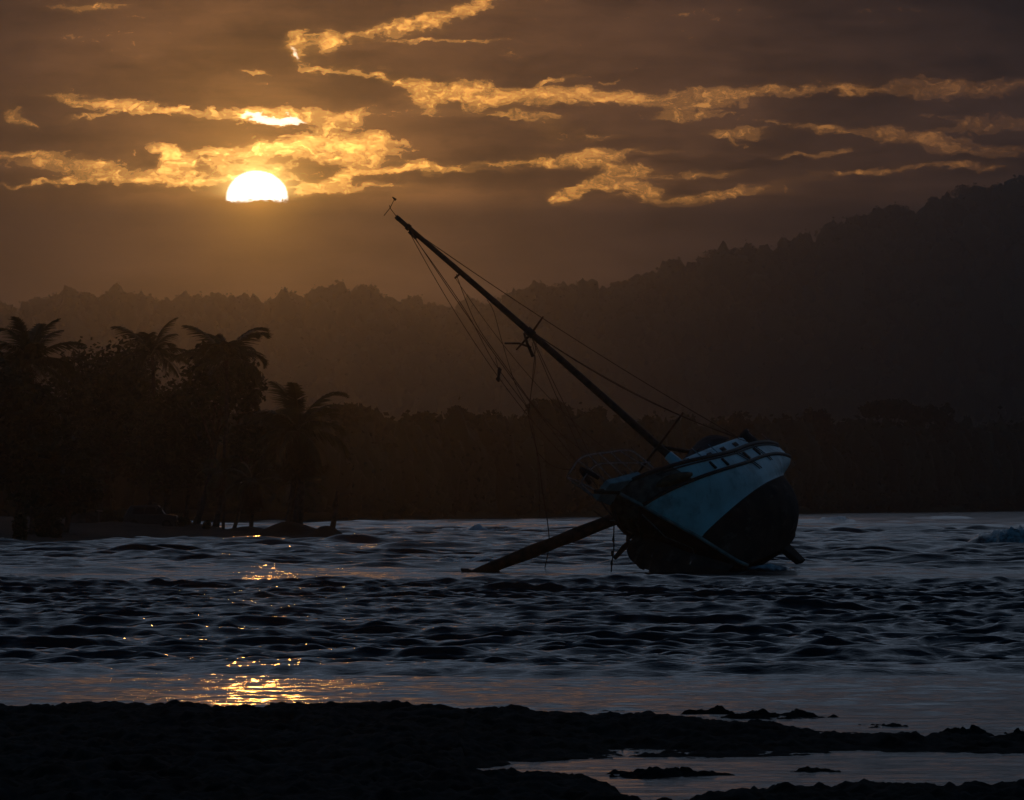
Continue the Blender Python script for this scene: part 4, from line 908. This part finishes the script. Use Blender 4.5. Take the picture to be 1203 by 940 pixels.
rope_px([(630, 402), (627, 430), (622, 480)], .012)
rope_px([(621, 478), (622, 495), (632, 535), (637, 575), (643, 612), (645, 640), (640, 668)], .018, 'dangling_rope')
rope_px([(622, 482), (629, 520), (633, 560), (634, 608)], .010, 'dangling_rope')
rope_px([(632, 532), (645, 545), (660, 551), (676, 552)], .012, 'dangling_rope')
o = rope_px([(582, 420), (586, 437), (585, 446)], .01, 'dangling_rope')
P0 = BI @ at(586, 441, 191); m2 = MB(); dn = BI.to_3x3() @ Vector((0, 0, -1)); sdv = BI.to_3x3() @ Vector((1, 0, 0))
m2.tube([P0-dn*.28, P0-dn*.2+sdv*.03, P0-dn*.02, P0+dn*.02, P0+dn*.12-sdv*.03, P0+dn*.22], [.02, .075, .05, .03, .085, .03], 8); m2.build('pulley_block', M['trim'], boat, True)
# ropes draped over the port side, bobstay chain, boarding line hanging from the platform
for ua, ub in ((.505, .495), (.485, .475), (.335, .33), (.315, .31)):
    pts = [hull_pt(v, ua+(ub-ua)*i/9 - .012*i/9, 1)+Vector((0, .022, 0)) for i, v in enumerate(np.linspace(.05, 2.3 if ua > .4 else 1.8, 10))]
    m2 = MB(); m2.tube(pts, .015, 5); m2.build('draped_rope', M['rope'], boat)
m2 = MB(); m2.tube([hull_pt(1.1, .985, -1)+Vector((0, -.03, 0)), hull_pt(2.6, .95, -1)+Vector((.1, -.1, 0)), hull_pt(3.9, .93, -1)+Vector((0, -.04, 0)), hull_pt(4.2, .8, -1)+Vector((0, -.04, 0))], .022, 6); m2.build('bobstay', M['steel'], boat, True)
rope_px([(723, 578), (722, 600), (721, 628), (721, 645), (719, 660), (718, 672)], .024, 'boarding_line', 189.6)
m2 = MB()
for px, py in ((721, 592), (721.5, 606), (720.5, 634), (719, 650), (718.5, 662)):
    p = BI @ at(px, py, 189.6); m2.tube([p-dn*.1, p, p+dn*.1], [.02, .05, .02], 6)
m2.build('knot', M['rope'], boat, True)
m2 = MB(); m2.tube([BI @ at(740, 637, 190.2), BI @ at(733, 643, 190), BI @ at(722, 656, 189.8)], [.09, .1, .07], 7); m2.build('broken_timber', M['wood_red'], boat)
m2 = MB(); m2.tube([BI @ at(741, 630, 190.6), BI @ at(727, 616, 190.4)], [.08, .1], 7); m2.build('broken_timber', M['wood_red'], boat)
for q in range(7):
    u = .62+q*.05; p = hull_pt(0, u, -1); m2 = MB(); m2.tube([p, p+Vector((.02, -.04, .25))], .025, 6); m2.build('broken_stanchion', M['trim'], boat)
TP = np.array([(736, 622, 190.3), (735, 640, 190.1), (739, 656, 189.9), (752, 668, 189.6), (772, 674, 189.4), (800, 677, 189.2), (830, 677, 189.2), (858, 676, 189.3)])
UPP = np.array([(742, 612, 190.3), (748, 622, 190.3), (757, 630, 190.1), (768, 634, 190.0), (785, 640, 189.9), (806, 648, 189.8), (832, 655, 189.7), (862, 664, 189.6)])
m2 = MB(); g2_ = random.Random(3); NP_ = 26
for i in range(NP_):
    q0, q1 = i/NP_*7, (i+(.9 if i < 3 else 1.04))/NP_*7
    def ip(A, q): k = min(6, int(q)); return A[k]*(1-(q-k))+A[k+1]*(q-k)
    j = g2_.uniform(-2.5, 1.5); off = g2_.uniform(-.01, .01)
    c = [at(*(ip(TP, q0)+(0, j, off))), at(*(ip(TP, q1)+(0, j, off))), at(*(ip(UPP, q1)+(0, 0, off))), at(*(ip(UPP, q0)+(0, 0, off)))]
    md = [c[0].lerp(c[3], .5)+Vector((-.12, -.18, 0)), c[1].lerp(c[2], .5)+Vector((-.12, -.18, 0))]
    pts = [c[0], c[1], md[1], c[2], c[3], md[0]]; bk = [p+Vector((0, .07, 0)) for p in pts]
    m2.poly([BI @ p for p in pts+bk], [(0, 1, 2, 5), (5, 2, 3, 4), (6, 11, 8, 7), (11, 10, 9, 8), (0, 6, 7, 1), (1, 7, 8, 2), (2, 8, 9, 3), (3, 9, 10, 4), (4, 10, 11, 5), (5, 11, 6, 0)])
m2.build('torn_planking', M['antifoul_and_shade'], boat)
# broken spar propped from the sea against the bow
sb = empty('broken_spar', at(548, 673, 190.2), 'thick reddish broken spar slanting from the sea up to the bow', 'spar'); so = sb.location.copy()
mb = MB(); a = at(556, 675, 190.2)-so; e = at(739, 603, 190.0)-so
dirn = (e-a); mb.tube([a+dirn*q for q in np.linspace(0, 1, 16)], [.16+.06*min(1, q*4)+.012*math.sin(q*21) for q in np.linspace(0, 1, 16)], 12); mb.build('spar', M['wood_red'], sb, True)
mb = MB(); c0 = at(549, 671.5, 190.2)-so
mb.tube([a+Vector((.35, 0, .05)), a+Vector((.05, 0, .06)), c0+Vector((.02, 0, .03)), c0+Vector((-.16, 0, .05)), c0+Vector((-.12, .1, -.1))], [.05, .05, .08, .09, .04], 8); mb.build('end_fitting', M['trim'], sb, True)
mb = MB(); q0 = a+dirn*.86; mb.tube([q0+Vector((-.02, -.2, .05)), q0+Vector((-.45, -.2, .36))], .02, 6); mb.build('cleat', M['trim'], sb)

# ------------------------------------------------------------------ haze: one even volume round everything
mb = MB(); mb.box((0, 1260, 84), (3600, 2580, 172)); hz = mb.build('haze', None, None); hz.data.materials.clear()
hm = bpy.data.materials.new('haze'); hm.use_nodes = True; t = hm.node_tree; t.nodes.clear()
pv = t.nodes.new('ShaderNodeVolumePrincipled'); pv.inputs['Color'].default_value = (.80, .88, .98, 1); pv.inputs['Density'].default_value = HAZE_DENSITY; pv.inputs['Anisotropy'].default_value = HAZE_G
mo = t.nodes.new('ShaderNodeOutputMaterial'); t.links.new(pv.outputs[0], mo.inputs['Volume'])
hz.data.materials.append(hm); tag(hz, kind='stuff'); hz.display_type = 'WIRE'
